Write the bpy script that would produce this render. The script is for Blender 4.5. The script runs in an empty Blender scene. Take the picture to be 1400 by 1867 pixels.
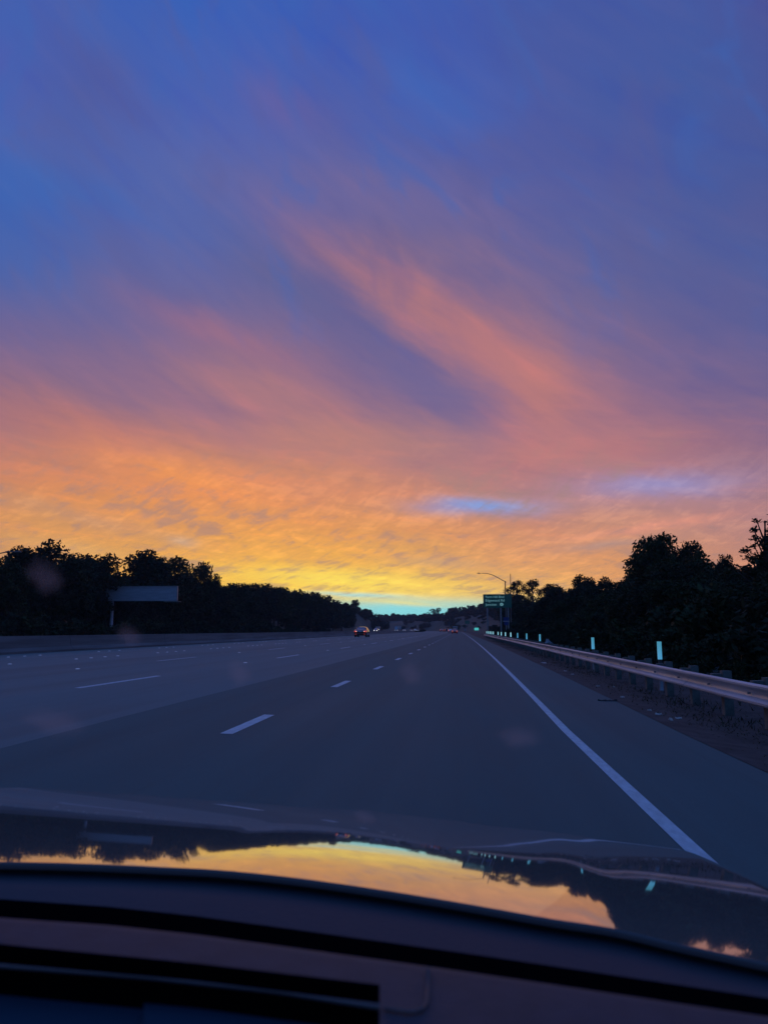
import bpy, bmesh, math, random
import numpy as np
from mathutils import Vector, Matrix, Euler
R = math.radians
scene = bpy.context.scene
COL = scene.collection
random.seed(7)
rng = np.random.default_rng(11)

# ------------------------------------------------------------------ camera
# world: +Y is down the freeway, X to the right, Z up, metres; eye in the passenger seat
EYE = Vector((0.0, 0.0, 1.25))
YAW, PITCH, FPX = R(5.51), R(8.81), 1384.0
cam_d = bpy.data.cameras.new("camera")
cam = bpy.data.objects.new("camera", cam_d)
COL.objects.link(cam)
cam.location = EYE
cam.rotation_euler = Euler((math.pi / 2 + PITCH, 0, YAW), 'XYZ')
cam_d.sensor_fit = 'VERTICAL'
cam_d.sensor_height = 36.0
cam_d.lens = FPX / 1867.0 * 36.0
cam_d.clip_start = 0.05
cam_d.clip_end = 8000
cam_d.dof.use_dof = True
cam_d.dof.focus_distance = 90
cam_d.dof.aperture_fstop = 5.5
scene.camera = cam
CR = cam.rotation_euler.to_matrix()


def ray(px, py):
    "direction of a measured point of the photograph"
    return CR @ Vector((px - 700.0, 933.5 - py, -FPX))


def at(px, py, Y):
    d = ray(px, py)
    return EYE + d * (Y / d.y)


def on_height(px, py, z):
    d = ray(px, py)
    return EYE + d * ((z - EYE.z) / d.z)


# ------------------------------------------------------------------ view
scene.view_settings.view_transform = 'Standard'
scene.view_settings.look = 'None'
scene.view_settings.exposure = 0
scene.view_settings.gamma = 1
scene.view_settings.use_curve_mapping = False
scene.cycles.max_bounces = 6
scene.cycles.diffuse_bounces = 2
scene.cycles.glossy_bounces = 3
scene.cycles.transparent_max_bounces = 8
scene.cycles.volume_bounces = 0
scene.cycles.use_denoising = True


def lin(h, s=1.0):
    v = []
    for i in (0, 2, 4):
        c = int(h[i:i + 2], 16) / 255
        v.append((c / 12.92 if c <= .04045 else ((c + .055) / 1.055) ** 2.4) * s)
    return (*v, 1)


# ------------------------------------------------------------------ sky
world = bpy.data.worlds.new("World")
scene.world = world
world.use_nodes = True
WT = world.node_tree
WT.nodes.clear()


class G:
    "small node-graph writer"
    def __init__(s, t): s.t = t
    def n(s, typ, **k):
        q = s.t.nodes.new(typ)
        for a, b in k.items(): setattr(q, a, b)
        return q
    def put(s, sock, v):
        if isinstance(v, bpy.types.NodeSocket): s.t.links.new(v, sock)
        elif v is not None: sock.default_value = v
    def m(s, op, a, b=None, c=None, clamp=False):
        q = s.n('ShaderNodeMath', operation=op, use_clamp=clamp)
        s.put(q.inputs[0], a); s.put(q.inputs[1], b)
        if c is not None: s.put(q.inputs[2], c)
        return q.outputs[0]
    def v(s, op, a, b=None):
        q = s.n('ShaderNodeVectorMath', operation=op)
        s.put(q.inputs[0], a)
        if b is not None: s.put(q.inputs[1], b)
        return q.outputs[1] if op in ('LENGTH', 'DOT_PRODUCT') else q.outputs[0]
    def xyz(s, x, y, z=0.0):
        q = s.n('ShaderNodeCombineXYZ')
        for i, w in enumerate((x, y, z)): s.put(q.inputs[i], w)
        return q.outputs[0]
    def sep(s, a):
        q = s.n('ShaderNodeSeparateXYZ'); s.put(q.inputs[0], a); return q.outputs
    def mix(s, f, a, b, blend='MIX'):
        q = s.n('ShaderNodeMix', data_type='RGBA', blend_type=blend)
        s.put(q.inputs[0], f); s.put(q.inputs[6], a); s.put(q.inputs[7], b)
        return q.outputs[2]
    def rng(s, x, a, b, c=0.0, d=1.0, kind='SMOOTHSTEP'):
        q = s.n('ShaderNodeMapRange', interpolation_type=kind)
        for i, w in enumerate((x, a, b, c, d)): s.put(q.inputs[i], w)
        return q.outputs[0]
    def noise(s, vec, scale, detail=4, rough=.55, dist=0.0):
        q = s.n('ShaderNodeTexNoise')
        s.put(q.inputs['Vector'], vec); q.inputs['Scale'].default_value = scale
        q.inputs['Detail'].default_value = detail; q.inputs['Roughness'].default_value = rough
        q.inputs['Distortion'].default_value = dist
        return q.outputs[0], q.outputs[1]
    def ramp(s, x, stops, interp='LINEAR'):
        q = s.n('ShaderNodeValToRGB'); cr = q.color_ramp; cr.interpolation = interp
        while len(cr.elements) < len(stops): cr.elements.new(1.0)
        for e, (p, c) in zip(cr.elements, stops): e.position = p; e.color = c
        s.put(q.inputs[0], x); return q.outputs[0]
    def mapping(s, vec, loc=(0, 0, 0), rot=(0, 0, 0), scl=(1, 1, 1), kind='POINT'):
        q = s.n('ShaderNodeMapping', vector_type=kind)
        s.put(q.inputs[0], vec)
        for i, w in zip((1, 2, 3), (loc, rot, scl)):
            if kind == 'NORMAL' and i == 1: continue
            q.inputs[i].default_value = w
        return q.outputs[0]

    def along(s, vec, ang, sx, sy, loc=(0, 0, 0)):
        "noise coordinates stretched along a direction (degrees)"
        return s.mapping(vec, loc=loc, rot=(0, 0, R(ang)), scl=(1 / sx, 1 / sy, 1), kind='TEXTURE')


g = G(WT)
gen = g.n('ShaderNodeTexCoord').outputs['Generated']
gd = g.v('NORMALIZE', gen)
dx, dy, dz = g.sep(gd)
AZ = g.m('MULTIPLY', g.m('ARCTAN2', dx, dy), 180 / math.pi)
EL = g.m('MULTIPLY', g.m('ARCSINE', dz), 180 / math.pi)
P = g.xyz(AZ, EL)
# cloud-deck coordinates: the ray meets a flat layer overhead, so ripples compress towards the horizon
inv = g.m('DIVIDE', 1.0, g.m('ADD', g.m('MAXIMUM', dz, 0.0), 0.05))
deck = g.xyz(g.m('MULTIPLY', dx, inv), g.m('MULTIPLY', dy, inv))
# warp
w1 = g.noise(g.along(P, -28, .06, .13), 1.0, 3, .55)[1]
w2 = g.noise(g.along(P, -30, .22, .75, (7, 3, 0)), 1.0, 4, .6)[1]
fadew = g.rng(EL, 0.5, 23.0, 0.10, 1.0)
ww = g.v('ADD', g.v('MULTIPLY', g.v('SUBTRACT', w1, (.5, .5, .5)), (9, 6.0, 0)),
         g.v('MULTIPLY', g.v('SUBTRACT', w2, (.5, .5, .5)), (3.6, 2.4, 0)))
sc = g.n('ShaderNodeVectorMath', operation='SCALE'); g.put(sc.inputs[0], ww); g.put(sc.inputs['Scale'], fadew)
PW = g.v('ADD', P, sc.outputs[0])
aw, ew, _ = g.sep(PW)
ELS = [0, 1.5, 2.6, 3.6, 5, 7.5, 10, 13, 16, 20, 24, 28, 32, 36, 42]
TAB = [
(-36, 'd8a268 d8a268 d89e64 d69c62 cc9666 d19062 c58269 af7675 966c82 6a6298 4d62a8 3f64b4 4c63b4 4e5fb4 4b5faf'),
(-29, 'e0ac68 e2ae66 e2a860 e0a55e d89c60 e09a5a da8c5f bc7b70 906c86 746594 5b65a4 4667b6 4e66b2 4e5faa 3e63b8'),
(-22, 'dcc97f ebca6d f4c054 f0b654 eaaa56 e49c58 e6925b c27f71 9a7085 826990 6b689f 5869b0 5b69ae 5365b3 3663bc'),
(-15, 'b1d0a8 cfd38e ffd050 fcc44c f4b450 e89e58 de9062 bd7e77 a27284 8a6b8c 746898 6668a6 6568a8 5966b1 3a60ba'),
(-9, '81cdcd a2d5b9 ffd85a fac64e f0b252 e29a5a d78d69 b67c7b 9d7286 85698d 736594 70679b 6b67a3 5963aa 415db5'),
(-4, '7bcdd3 91d3c8 fdd765 f4c05c ecae5c da9662 cb8870 a67881 8e6d89 866a8c 886c8d 7f6b94 6966a2 5063b1 415cb4'),
(1, '81cdd2 9ed1bf fad06c efb864 e4a464 d29068 bf857a a27684 906e89 8f6d89 906f8b 7f6a94 6263a3 4b62b2 435bb0'),
(6, '95cdc8 cbcd9b f5c369 e8ac68 dc9a6a c88a72 b18285 ac7883 a97481 9f7285 866c90 6c659d 5a5fa2 505ca5 465aa8'),
(12, 'ccb48f dfb27c e6a669 e39f66 de9a67 c88e77 af818a ac7782 a17184 82688d 696397 5b61a0 505ca3 495ba4 465aa5'),
(18, 'd39773 d5966f d3906c cf8e6e ca8d73 b88580 a57b89 996e83 82668b 5f5d95 565e9b 505d9f 495ba3 425ba4 4759a3'),
(25, 'c8876e c8876e c68770 c28774 ba837c a97c83 967287 7c6489 5f5c91 525a97 4e5b9b 4b599b 4b589b 4c559b 585096'),
(70, '7c6c8c 7c6c8c 7c6c8c 7a6b8e 766a90 6e6894 646698 58629a 505e9c 4a5c9e 445aa0 3e58a2 3a58a6 3858aa 3658ac')]
EAST = '385084 385084 395286 3a5288 3a548c 3c5890 3c5a94 3a5c98 365e9c 3260a0 3060a4 2e60a6 2c60a8 2a60aa 2a60ac'


def elramp(x, hexes):
    hs = hexes.split()
    st = [(e / 60.0, lin(h)) for e, h in zip(ELS, hs)]
    st.append((1.0, lin('2a6ebe')))
    return g.ramp(x, st)


en = g.m('DIVIDE', ew, 60.0, clamp=True)
sky = None
for i, (a, hx) in enumerate(TAB):
    c = elramp(en, hx)
    sky = c if sky is None else g.mix(g.rng(aw, TAB[i - 1][0], a, kind='LINEAR'), sky, c)
# the sky goes on round the sides and back into the dusk of the east
sky = g.mix(g.rng(aw, -95.0, -40.0, 1.0, 0.0), sky, elramp(en, TAB[-1][1]))
sky = g.mix(g.rng(dy, 0.25, -0.6), sky, elramp(en, EAST))
STROKES = [
(-6.0,25.7,-25,7.2,1.69,'be7a7d',0.6), (1.7,21.3,-36,6.8,2.3,'cc7f76',0.70), (6.0,16.3,-97,3.2,2.6,'cc8074',0.66), (-12.9,25.6,-20,5.9,1.68,'5f6296',0.65), (-6.4,21.7,-40,5.2,1.64,'626096',0.65), (-1.3,17.5,-22,5.3,1.45,'696296',0.68), (-30.4,29.5,-3,4.5,1.30,'3e69b9',0.80), (2.0,9.1,-1,3.8,0.53,'73a0e4',0.85), (14.6,10.2,-2,4.3,0.78,'9196d2',0.65), (11.0,6.1,5,3.1,0.28,'a58c8c',0.60), (-27.2,7.7,-10,6.0,0.61,'b48a76',0.55), (-19.1,21.5,-18,5.0,0.95,'b27382',0.5), (-21.3,11.5,-11,5.3,1.11,'f89b50',0.70), (8.5,12.9,5,7.4,1.20,'c87d78',0.50), (-13.0,36.8,-15,3.5,1.11,'705fa0',0.50), (-4.4,31.7,-6,6.5,1.73,'806c9b',0.50), (-28.0,36.6,-28,3.0,1.04,'585ca0',0.60), (-2.8,38.1,-23,3.4,1.18,'3e69be',0.60), (-7.5,2.6,-2,3.2,0.16,'8ee6f4',0.85), (-20.6,6.4,-6,0.9,0.36,'b9a59b',0.50), (-1.4,5.0,-3,2.8,0.37,'c8a07d',0.60), (-18.7,16.8,-10,6.5,0.95,'8c698e',0.15), (-28.5,14.2,-7,5.3,1.13,'be7670',0.40), (14.1,7.3,7,4.8,0.31,'e49682',0.60), (-3.5,1.3,-1,6.0,0.75,'88f2fa',0.92), (-4.1,2.0,-4,2.6,0.16,'f4ee9c',0.75), (-11.3,5.3,-12,3.9,0.49,'e1a05a',0.40), (-27.9,5.6,-6,2.9,0.38,'ebb46e',0.50), (-8.5,3.7,-3,7.0,0.75,'ffe664',0.75), (-15,17.5,-14,6.5,1.3,'bc7f78',0.50), (-8,14.2,-4,8,1.4,'cc8a70',0.45), (-14,12.0,-6,7,1.0,'e0945c',0.35)]
hw = g.v('MULTIPLY', g.v('SUBTRACT', w2, (.5, .5, .5)), (3.0, 2.2, 0))
w1b = g.v('MULTIPLY', g.v('SUBTRACT', w1, (.5, .5, .5)), (4, 2.6, 0))
sc2 = g.n('ShaderNodeVectorMath', operation='SCALE'); g.put(sc2.inputs[0], g.v('ADD', hw, w1b)); g.put(sc2.inputs['Scale'], fadew)
PS = g.v('ADD', P, sc2.outputs[0])
for (a, e, ang, L, W, hx, st) in STROKES:
    q = g.mapping(PS, loc=(a, e, 0), rot=(0, 0, R(ang)), scl=(L, W, 1), kind='TEXTURE')
    d = g.v('DOT_PRODUCT', q, q)
    f = g.m('MULTIPLY', g.m('POWER', 2.718, g.m('MULTIPLY', d, -0.75)), st)
    sky = g.mix(f, sky, lin(hx))
# fine structure: rippled altocumulus low down, soft fibres higher up
Q = g.xyz(AZ, g.m('MULTIPLY', g.m('LOGARITHM', g.m('ADD', g.m('MAXIMUM', EL, 0.0), 2.5), 2.718), 9.0))
r1 = g.noise(g.along(Q, 3, .42, 1.15), 1.0, 6, .60, .5)[0]
r2 = g.noise(g.along(Q, 22, .6, 2.3, (4, 9, 0)), 1.0, 5, .62, .7)[0]
r4 = g.noise(g.along(Q, -7, .10, .36, (14, 2, 0)), 1.0, 4, .6, .4)[0]
r3 = g.noise(g.along(P, -32, .09, .55, (3, 1, 0)), 1.0, 6, .6)[0]
low = g.m('MULTIPLY', g.rng(EL, 1.6, 3.0), g.rng(EL, 8.0, 16.0, 1.0, 0.0))
rip = g.m('ADD', g.m('ADD', g.m('MULTIPLY', g.m('SUBTRACT', r1, .5), 2.2), g.m('MULTIPLY', g.m('SUBTRACT', r2, .5), 2.0)), g.m('MULTIPLY', g.m('SUBTRACT', r4, .47), 3.2))
dark = g.m('MULTIPLY', g.m('MULTIPLY', g.rng(rip, .15, -.70), low), .95, clamp=True)
sky = g.mix(dark, sky, g.mix(.62, sky, lin('a2837f')))
lite = g.m('MULTIPLY', g.m('MULTIPLY', g.rng(rip, .10, .75), low), .75, clamp=True)
sky = g.mix(lite, sky, g.mix(1.0, sky, (1.26, 1.24, 1.10, 1), 'MULTIPLY'))
fib = g.m('MULTIPLY', g.m('SUBTRACT', r3, .5), g.rng(EL, 7.0, 19.0, .03, 1.0))
sky = g.mix(g.rng(fib, 0.0, -.20, 0.0, .6), sky, g.mix(1.0, sky, (.80, .88, 1.02, 1), 'MULTIPLY'))
sky = g.mix(g.rng(fib, 0.0, .20, 0.0, .6), sky, g.mix(1.0, sky, (1.24, 1.08, 1.0, 1), 'MULTIPLY'))
r5 = g.noise(g.along(P, -50, .09, .17, (11, 5, 0)), 1.0, 4, .55, .8)[0]
hi = g.rng(EL, 17.0, 27.0)
sky = g.mix(g.m('MULTIPLY', g.rng(r5, .5, .68), g.m('MULTIPLY', hi, .30)), sky, lin('625c94'))
sky = g.mix(g.m('MULTIPLY', g.rng(r5, .48, .32), g.m('MULTIPLY', hi, .38)), sky, lin('3868ba'))
sky = g.mix(g.rng(EL, 9.0, 16.0, 0.0, .10), sky, lin('6a6c88'))
sky = g.mix(g.rng(EL, 18.0, 30.0, 0.0, 1.0), sky, g.mix(1.0, sky, (.84, .92, .97, 1), 'MULTIPLY'))
r6 = g.noise(g.along(Q, -4, .13, 1.5, (2, 6, 0)), 1.0, 5, .6, .3)[0]
mid = g.m('MULTIPLY', g.rng(EL, 3.0, 7.0), g.rng(EL, 14.0, 22.0, 1.0, 0.0))
sky = g.mix(g.m('MULTIPLY', g.rng(r6, .5, .3), g.m('MULTIPLY', mid, .42)), sky, g.mix(1.0, sky, (.80, .86, 1.0, 1), 'MULTIPLY'))
sky = g.mix(g.m('MULTIPLY', g.rng(r6, .5, .7), g.m('MULTIPLY', mid, .55)), sky, g.mix(1.0, sky, (1.22, 1.10, .98, 1), 'MULTIPLY'))
bg = g.n('ShaderNodeBackground'); g.put(bg.inputs[0], sky); bg.inputs[1].default_value = 1.0
nis = g.n('ShaderNodeTexSky', sky_type='NISHITA'); nis.sun_disc = False
nis.sun_elevation = R(0.5); nis.sun_rotation = R(-9)
bg2 = g.n('ShaderNodeBackground'); g.put(bg2.inputs[0], nis.outputs[0]); bg2.inputs[1].default_value = 0.004
addn = g.n('ShaderNodeAddShader'); g.put(addn.inputs[0], bg.outputs[0]); g.put(addn.inputs[1], bg2.outputs[0])
wo = g.n('ShaderNodeOutputWorld'); g.put(wo.inputs[0], addn.outputs[0])
world.cycles.sampling_method = 'MANUAL'
world.cycles.sample_map_resolution = 512

# the sun has just gone behind the hills: a faint, warm, very low lamp from the brightest part of the sky
sun_d = bpy.data.lights.new("sun", 'SUN'); sun_d.energy = 0.03; sun_d.angle = R(35); sun_d.color = (1, .72, .42)
sun = bpy.data.objects.new("sun", sun_d); COL.objects.link(sun)
sdir = Vector((math.sin(R(-9)), math.cos(R(-9)), math.tan(R(0.5))))
sun.rotation_euler = sdir.to_track_quat('Z', 'Y').to_euler()

# ------------------------------------------------------------------ materials
MATS = {}


def mat(name, col, rough=.7, metal=0.0, coat=0.0, var=0.0, vscale=3.0, bump=0.0, bscale=40, spec=.5, emis=None, es=0.0,
        stretch=None, objvar=0.0, tint=None):
    if name in MATS: return MATS[name]
    m = bpy.data.materials.new(name); m.use_nodes = True
    k = G(m.node_tree); b = m.node_tree.nodes['Principled BSDF']
    c4 = (*col, 1)
    base = c4
    tc = k.n('ShaderNodeTexCoord').outputs['Object']
    if stretch: tc2 = k.mapping(tc, scl=stretch)
    else: tc2 = tc
    if var:
        f = k.noise(tc2, vscale, 5, .6)[0]
        lo = tuple(max(0, x * (1 - var)) for x in col) + (1,)
        hi = tuple(x * (1 + var) for x in (tint or col)) + (1,)
        base = k.mix(k.rng(f, .3, .7), lo, hi)
    if objvar:
        oi = k.n('ShaderNodeObjectInfo').outputs['Random']
        base = k.mix(1.0, base, k.mix(oi, (1 - objvar,) * 3 + (1,), (1 + objvar, 1 + objvar * .9, 1 - objvar * .2, 1)), 'MULTIPLY')
    k.put(b.inputs['Base Color'], base)
    b.inputs['Roughness'].default_value = rough
    b.inputs['Metallic'].default_value = metal
    b.inputs['Coat Weight'].default_value = coat
    b.inputs['Coat Roughness'].default_value = .03
    b.inputs['Specular IOR Level'].default_value = spec
    if bump:
        bn = k.n('ShaderNodeBump'); bn.inputs['Strength'].default_value = bump
        bn.inputs['Distance'].default_value = .02
        k.put(bn.inputs['Height'], k.noise(tc2, bscale, 4, .6)[0]); k.put(b.inputs['Normal'], bn.outputs[0])
    if emis:
        b.inputs['Emission Color'].default_value = (*emis, 1); b.inputs['Emission Strength'].default_value = es
    MATS[name] = m
    return m


mat('foliage', (.030, .042, .020), .75, var=.45, vscale=9, objvar=.3, spec=.15)
mat('foliage_dry', (.055, .052, .026), .8, var=.4, vscale=7, objvar=.3, spec=.15)
mat('bark', (.07, .055, .045), .9, var=.4, vscale=8)
mat('barrier_concrete', (.16, .155, .15), .85, var=.25, vscale=1.2, stretch=(1, .15, 3), bump=.2)
mat('galvanised', (.50, .56, .58), .5, metal=.42, var=.18, vscale=1.5, stretch=(2, .25, 4), bump=.06, bscale=12)
mat('post_wood', (.14, .15, .13), .85, var=.3, vscale=5)
mat('steel_grey', (.30, .30, .30), .5, metal=.4, var=.15)
mat('sign_back', (.38, .38, .40), .6, metal=.25, var=.12, vscale=1.0, stretch=(.6, 1, 4))
mat('sign_green', (.010, .085, .070), .45, emis=(.002, .030, .028), es=.2, var=.08)  # faint emission imitates headlights returned by the green face
mat('sign_letters', (.6, .65, .6), .5, emis=(.06, .15, .135), es=1.3)  # letters emit as well, standing in for their retroreflection
mat('sign_blue', (.02, .05, .22), .5)
mat('sign_white', (.6, .6, .6), .5)
mat('retro_glow', (.2, .5, .45), .5, emis=(.06, .42, .38), es=1.0)  # not a lamp: emission replaces headlight bouncing off the sign
mat('glowing_sheeting', (.4, .6, .7), .45, emis=(.07, .33, .46), es=.75, var=.1, vscale=20)  # even glow painted in to imitate headlights sent back by the sleeves
mat('glowing_sheeting_far', (.5, .75, .8), .45, emis=(.30, .66, .72), es=.9)  # brighter, whiter glow for distant sleeves, same imitated headlight return
mat('white_paint', (.70, .73, .76), .65, var=.12, vscale=6, emis=(.10, .16, .22), es=.0)
mat('worn_paint', (.54, .62, .64), .7, var=.14, vscale=14, stretch=(1, .35, 1))
mat('dot_ceramic', (.8, .8, .8), .25, emis=(.5, .55, .65), es=.07)  # slight emission stands for headlight caught by the raised dots
mat('dot_reflector', (.8, .8, .85), .15)
mat('tyre', (.015, .015, .016), .8)
mat('alloy', (.35, .35, .36), .35, metal=.8)
mat('car_glass', (.012, .014, .02), .06, spec=.8)
mat('plate', (.5, .52, .6), .5)
mat('tail_lit', (.4, .01, .01), .3, emis=(1.0, .10, .07), es=.6)
mat('tail_hot', (.8, .3, .25), .3, emis=(1.0, .55, .45), es=1.1)
mat('head_lit', (.9, .9, .9), .3, emis=(1.0, .98, .92), es=4.0)
mat('head_lit_far', (.9, .9, .9), .3, emis=(.75, .78, .8), es=1.3)
mat('lamp_housing', (.14, .12, .11), .6)
mat('dry_grass', (.10, .082, .055), .95, var=.45, vscale=.12, tint=(.075, .07, .045))
mat('verge_dirt', (.055, .045, .04), .95, var=.4, vscale=2.2, bump=.5, bscale=14)
mat('rock', (.26, .25, .25), .9, var=.3, vscale=6)
mat('rubber_strip', (.012, .012, .013), .8)
mat('litter', (.55, .50, .44), .7)


def asphalt(name, base, rough, light):
    m = bpy.data.materials.new(name); m.use_nodes = True
    k = G(m.node_tree); b = m.node_tree.nodes['Principled BSDF']
    tc = k.n('ShaderNodeTexCoord').outputs['Object']
    lanes = k.noise(k.mapping(tc, scl=(1.1, .012, 1)), 1.0, 3, .6)[0]       # wheel paths, long streaks
    blot = k.noise(k.mapping(tc, scl=(.5, .12, 1)), 1.0, 5, .65)[0]         # patches
    fine = k.noise(tc, 55, 3, .7)[0]
    crk = k.noise(k.mapping(tc, scl=(2.2, .03, 1), loc=(3, 0, 0)), 1.0, 4, .7)[0]
    c = k.mix(k.rng(lanes, .3, .7), (*[x * .82 for x in base], 1), (*[x * 1.18 for x in base], 1))
    c = k.mix(k.rng(blot, .35, .75), c, (*light, 1))
    c = k.mix(k.rng(fine, .25, .75, 0, .35), c, (*[x * .6 for x in base], 1))
    c = k.mix(k.rng(crk, .60, .72, 0, .35), c, (*[x * .55 for x in base], 1))
    c = k.mix(k.rng(crk, .40, .30, 0, .3), c, (*[x * 1.35 for x in base], 1))
    k.put(b.inputs['Base Color'], c)
    k.put(b.inputs['Roughness'], k.rng(blot, .3, .7, rough - .05, rough + .06))
    b.inputs['Specular IOR Level'].default_value = .5
    bn = k.n('ShaderNodeBump'); bn.inputs['Strength'].default_value = .25; bn.inputs['Distance'].default_value = .006
    k.put(bn.inputs['Height'], k.noise(tc, 120, 3, .7)[0]); k.put(b.inputs['Normal'], bn.outputs[0])
    MATS[name] = m


asphalt('asphalt', (.052, .118, .112), .84, (.074, .145, .138))
asphalt('concrete_pavement', (.118, .185, .178), .80, (.155, .22, .212))


# ------------------------------------------------------------------ builders
def link(o, parent=None):
    COL.objects.link(o)
    if parent is not None: o.parent = parent
    return o


def mesh(name, verts, faces, m, parent=None, smooth=False):
    me = bpy.data.meshes.new(name)
    me.from_pydata([tuple(v) for v in verts], [], faces)
    if smooth: me.polygons.foreach_set('use_smooth', [True] * len(me.polygons))
    if m: me.materials.append(MATS[m])
    me.update()
    return link(bpy.data.objects.new(name, me), parent)


class MB:
    def __init__(s): s.v = []; s.f = []
    def add(s, v, f):
        o = len(s.v); s.v += [tuple(p) for p in v]; s.f += [tuple(i + o for i in q) for q in f]; return s
    def box(s, c, d, rot=None, taper=1.0):
        hx, hy, hz = d[0] / 2, d[1] / 2, d[2] / 2
        pts = []
        for z in (-hz, hz):
            t = taper if z > 0 else 1
            for x, y in ((-hx, -hy), (hx, -hy), (hx, hy), (-hx, hy)): pts.append(Vector((x * t, y * t, z)))
        if rot is not None: pts = [rot @ p for p in pts]
        c = Vector(c)
        return s.add([p + c for p in pts], [(3, 2, 1, 0), (4, 5, 6, 7), (0, 1, 5, 4), (1, 2, 6, 5), (2, 3, 7, 6), (3, 0, 4, 7)])
    def tube(s, pts, rad, n=8, cap=True):
        pts = [Vector(p) for p in pts]; base = len(s.v)
        if not hasattr(rad, '__len__'): rad = [rad] * len(pts)
        up = Vector((0, 0, 1))
        for i, p in enumerate(pts):
            t = (pts[min(i + 1, len(pts) - 1)] - pts[max(i - 1, 0)]).normalized()
            a = t.cross(up)
            if a.length < .05: a = t.cross(Vector((1, 0, 0)))
            a.normalize(); b = t.cross(a)
            for j in range(n):
                an = 2 * math.pi * j / n
                s.v.append(tuple(p + (a * math.cos(an) + b * math.sin(an)) * rad[i]))
        for i in range(len(pts) - 1):
            for j in range(n):
                s.f.append((base + i * n + j, base + i * n + (j + 1) % n, base + (i + 1) * n + (j + 1) % n, base + (i + 1) * n + j))
        if cap:
            s.f.append(tuple(base + j for j in range(n))); s.f.append(tuple(base + (len(pts) - 1) * n + j for j in reversed(range(n))))
        return s
    def build(s, name, m, parent=None, smooth=False): return mesh(name, s.v, s.f, m, parent, smooth)


def empty(name, loc=(0, 0, 0)):
    o = bpy.data.objects.new(name, None); o.location = loc; o.empty_display_size = .2
    return link(o)


def tag(o, label=None, cat=None, group=None, kind=None):
    if label: o['label'] = label
    if cat: o['category'] = cat
    if group: o['group'] = group
    if kind: o['kind'] = kind
    return o


def structure(o, label=None):
    o['kind'] = 'structure'
    if label: o['label'] = label
    return o


def copy_tree(root, loc, rz=0.0, scl=(1, 1, 1)):
    r = root.copy(); COL.objects.link(r); r.location = loc; r.rotation_euler = (0, 0, rz); r.scale = scl
    for ch in list(root.children):
        c = ch.copy(); COL.objects.link(c); c.parent = r
        for gch in list(ch.children):
            d = gch.copy(); COL.objects.link(d); d.parent = c
    return r


# ------------------------------------------------------------------ thin evening haze
hz = MB().box((-40, 750, 18), (1900, 1760, 40)).build('haze', None)
hm = bpy.data.materials.new('haze'); hm.use_nodes = True; hm.node_tree.nodes.clear()
kk = G(hm.node_tree); pv = kk.n('ShaderNodeVolumePrincipled')
pv.inputs['Color'].default_value = (.86, .9, 1, 1); pv.inputs['Density'].default_value = .0002; pv.inputs['Anisotropy'].default_value = .2
kk.put(kk.n('ShaderNodeOutputMaterial').inputs['Volume'], pv.outputs[0])
hz.data.materials.append(hm); hz['kind'] = 'stuff'; hz['label'] = 'thin evening haze over the valley'

# ------------------------------------------------------------------ road alignment and ground
def sstep(x, a, b):
    t = min(1, max(0, (x - a) / (b - a))); return t * t * (3 - 2 * t)


def xo(Y):
    v = .6 * (1 - math.exp(-max(0.0, Y - 10) / 45))
    if Y > 400: v -= (Y - 400) ** 2 / 1700
    return v


def interp(x, pts):
    if x <= pts[0][0]: return pts[0][1]
    for (a, p), (b, q) in zip(pts, pts[1:]):
        if x <= b: return p + (q - p) * (x - a) / (b - a)
    return pts[-1][1]


ZR = [(-21.5, .20), (-7, .22), (-4.4, .12), (-2.7, .05), (0, 0), (1.33, 0), (2.78, -.04), (4.2, -.20), (6.2, -.18), (9, .25)]


def zr(x): return interp(x, ZR)


def bump2(x, y, cx, cy, sx, sy): return math.exp(-(((x - cx) / sx) ** 2 + ((y - cy) / sy) ** 2))


def ground(X, Y):
    u = X - xo(Y)
    if u > 0:
        if u < 9: z = zr(max(u, 2.5)) - (.06 if u < 8.6 else 0)
        else: z = .25
        far = sstep(Y, 110, 200)
        z += (sstep(u, 8, 40) * 3.0) * (1 - far)
        z += far * (sstep(u, 7, 34) * (6.5 + 4 * sstep(u, 30, 80)))
        if u < 5: z -= .25 * sstep(5 - u, 2, 4)
    else:
        z = -.35 if u > -45 else -.35 + sstep(-u, 45, 62) * 2.5
        if u < -52:
            z += 12.5 * bump2(X, Y, -76, 470, 24, 110) + 8 * bump2(X, Y, -110, 270, 50, 90)
            z += 6 * sstep(-u, 60, 140)
    # hills that close the view where the road swings left
    side = sstep(abs(u + 19), 24, 60)
    z += side * (HB[0] * bump2(X, Y, 30, 640, 70, 120) + HB[1] * bump2(X, Y, -75, 600, 50, 130) + HB[2] * bump2(X, Y, -210, 800, 110, 160)
                 + HB[3] * bump2(X, Y, 110, 600, 90, 200))
    z += HB[4] * sstep(Y, 760, 1000) * (1 - sstep(Y, 1100, 1500) * .5) * (1 + .18 * math.sin(X * .021 + 1))
    z += side * .7 * math.sin(X * .043 + Y * .021) * math.sin(Y * .033 - X * .017)
    return z


HB = [3.5, 9, 1.5, 4.5, 0.9]


def graded(a, b, n, k):
    return [a + (b - a) * (i / n) ** k for i in range(n + 1)]


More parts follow.
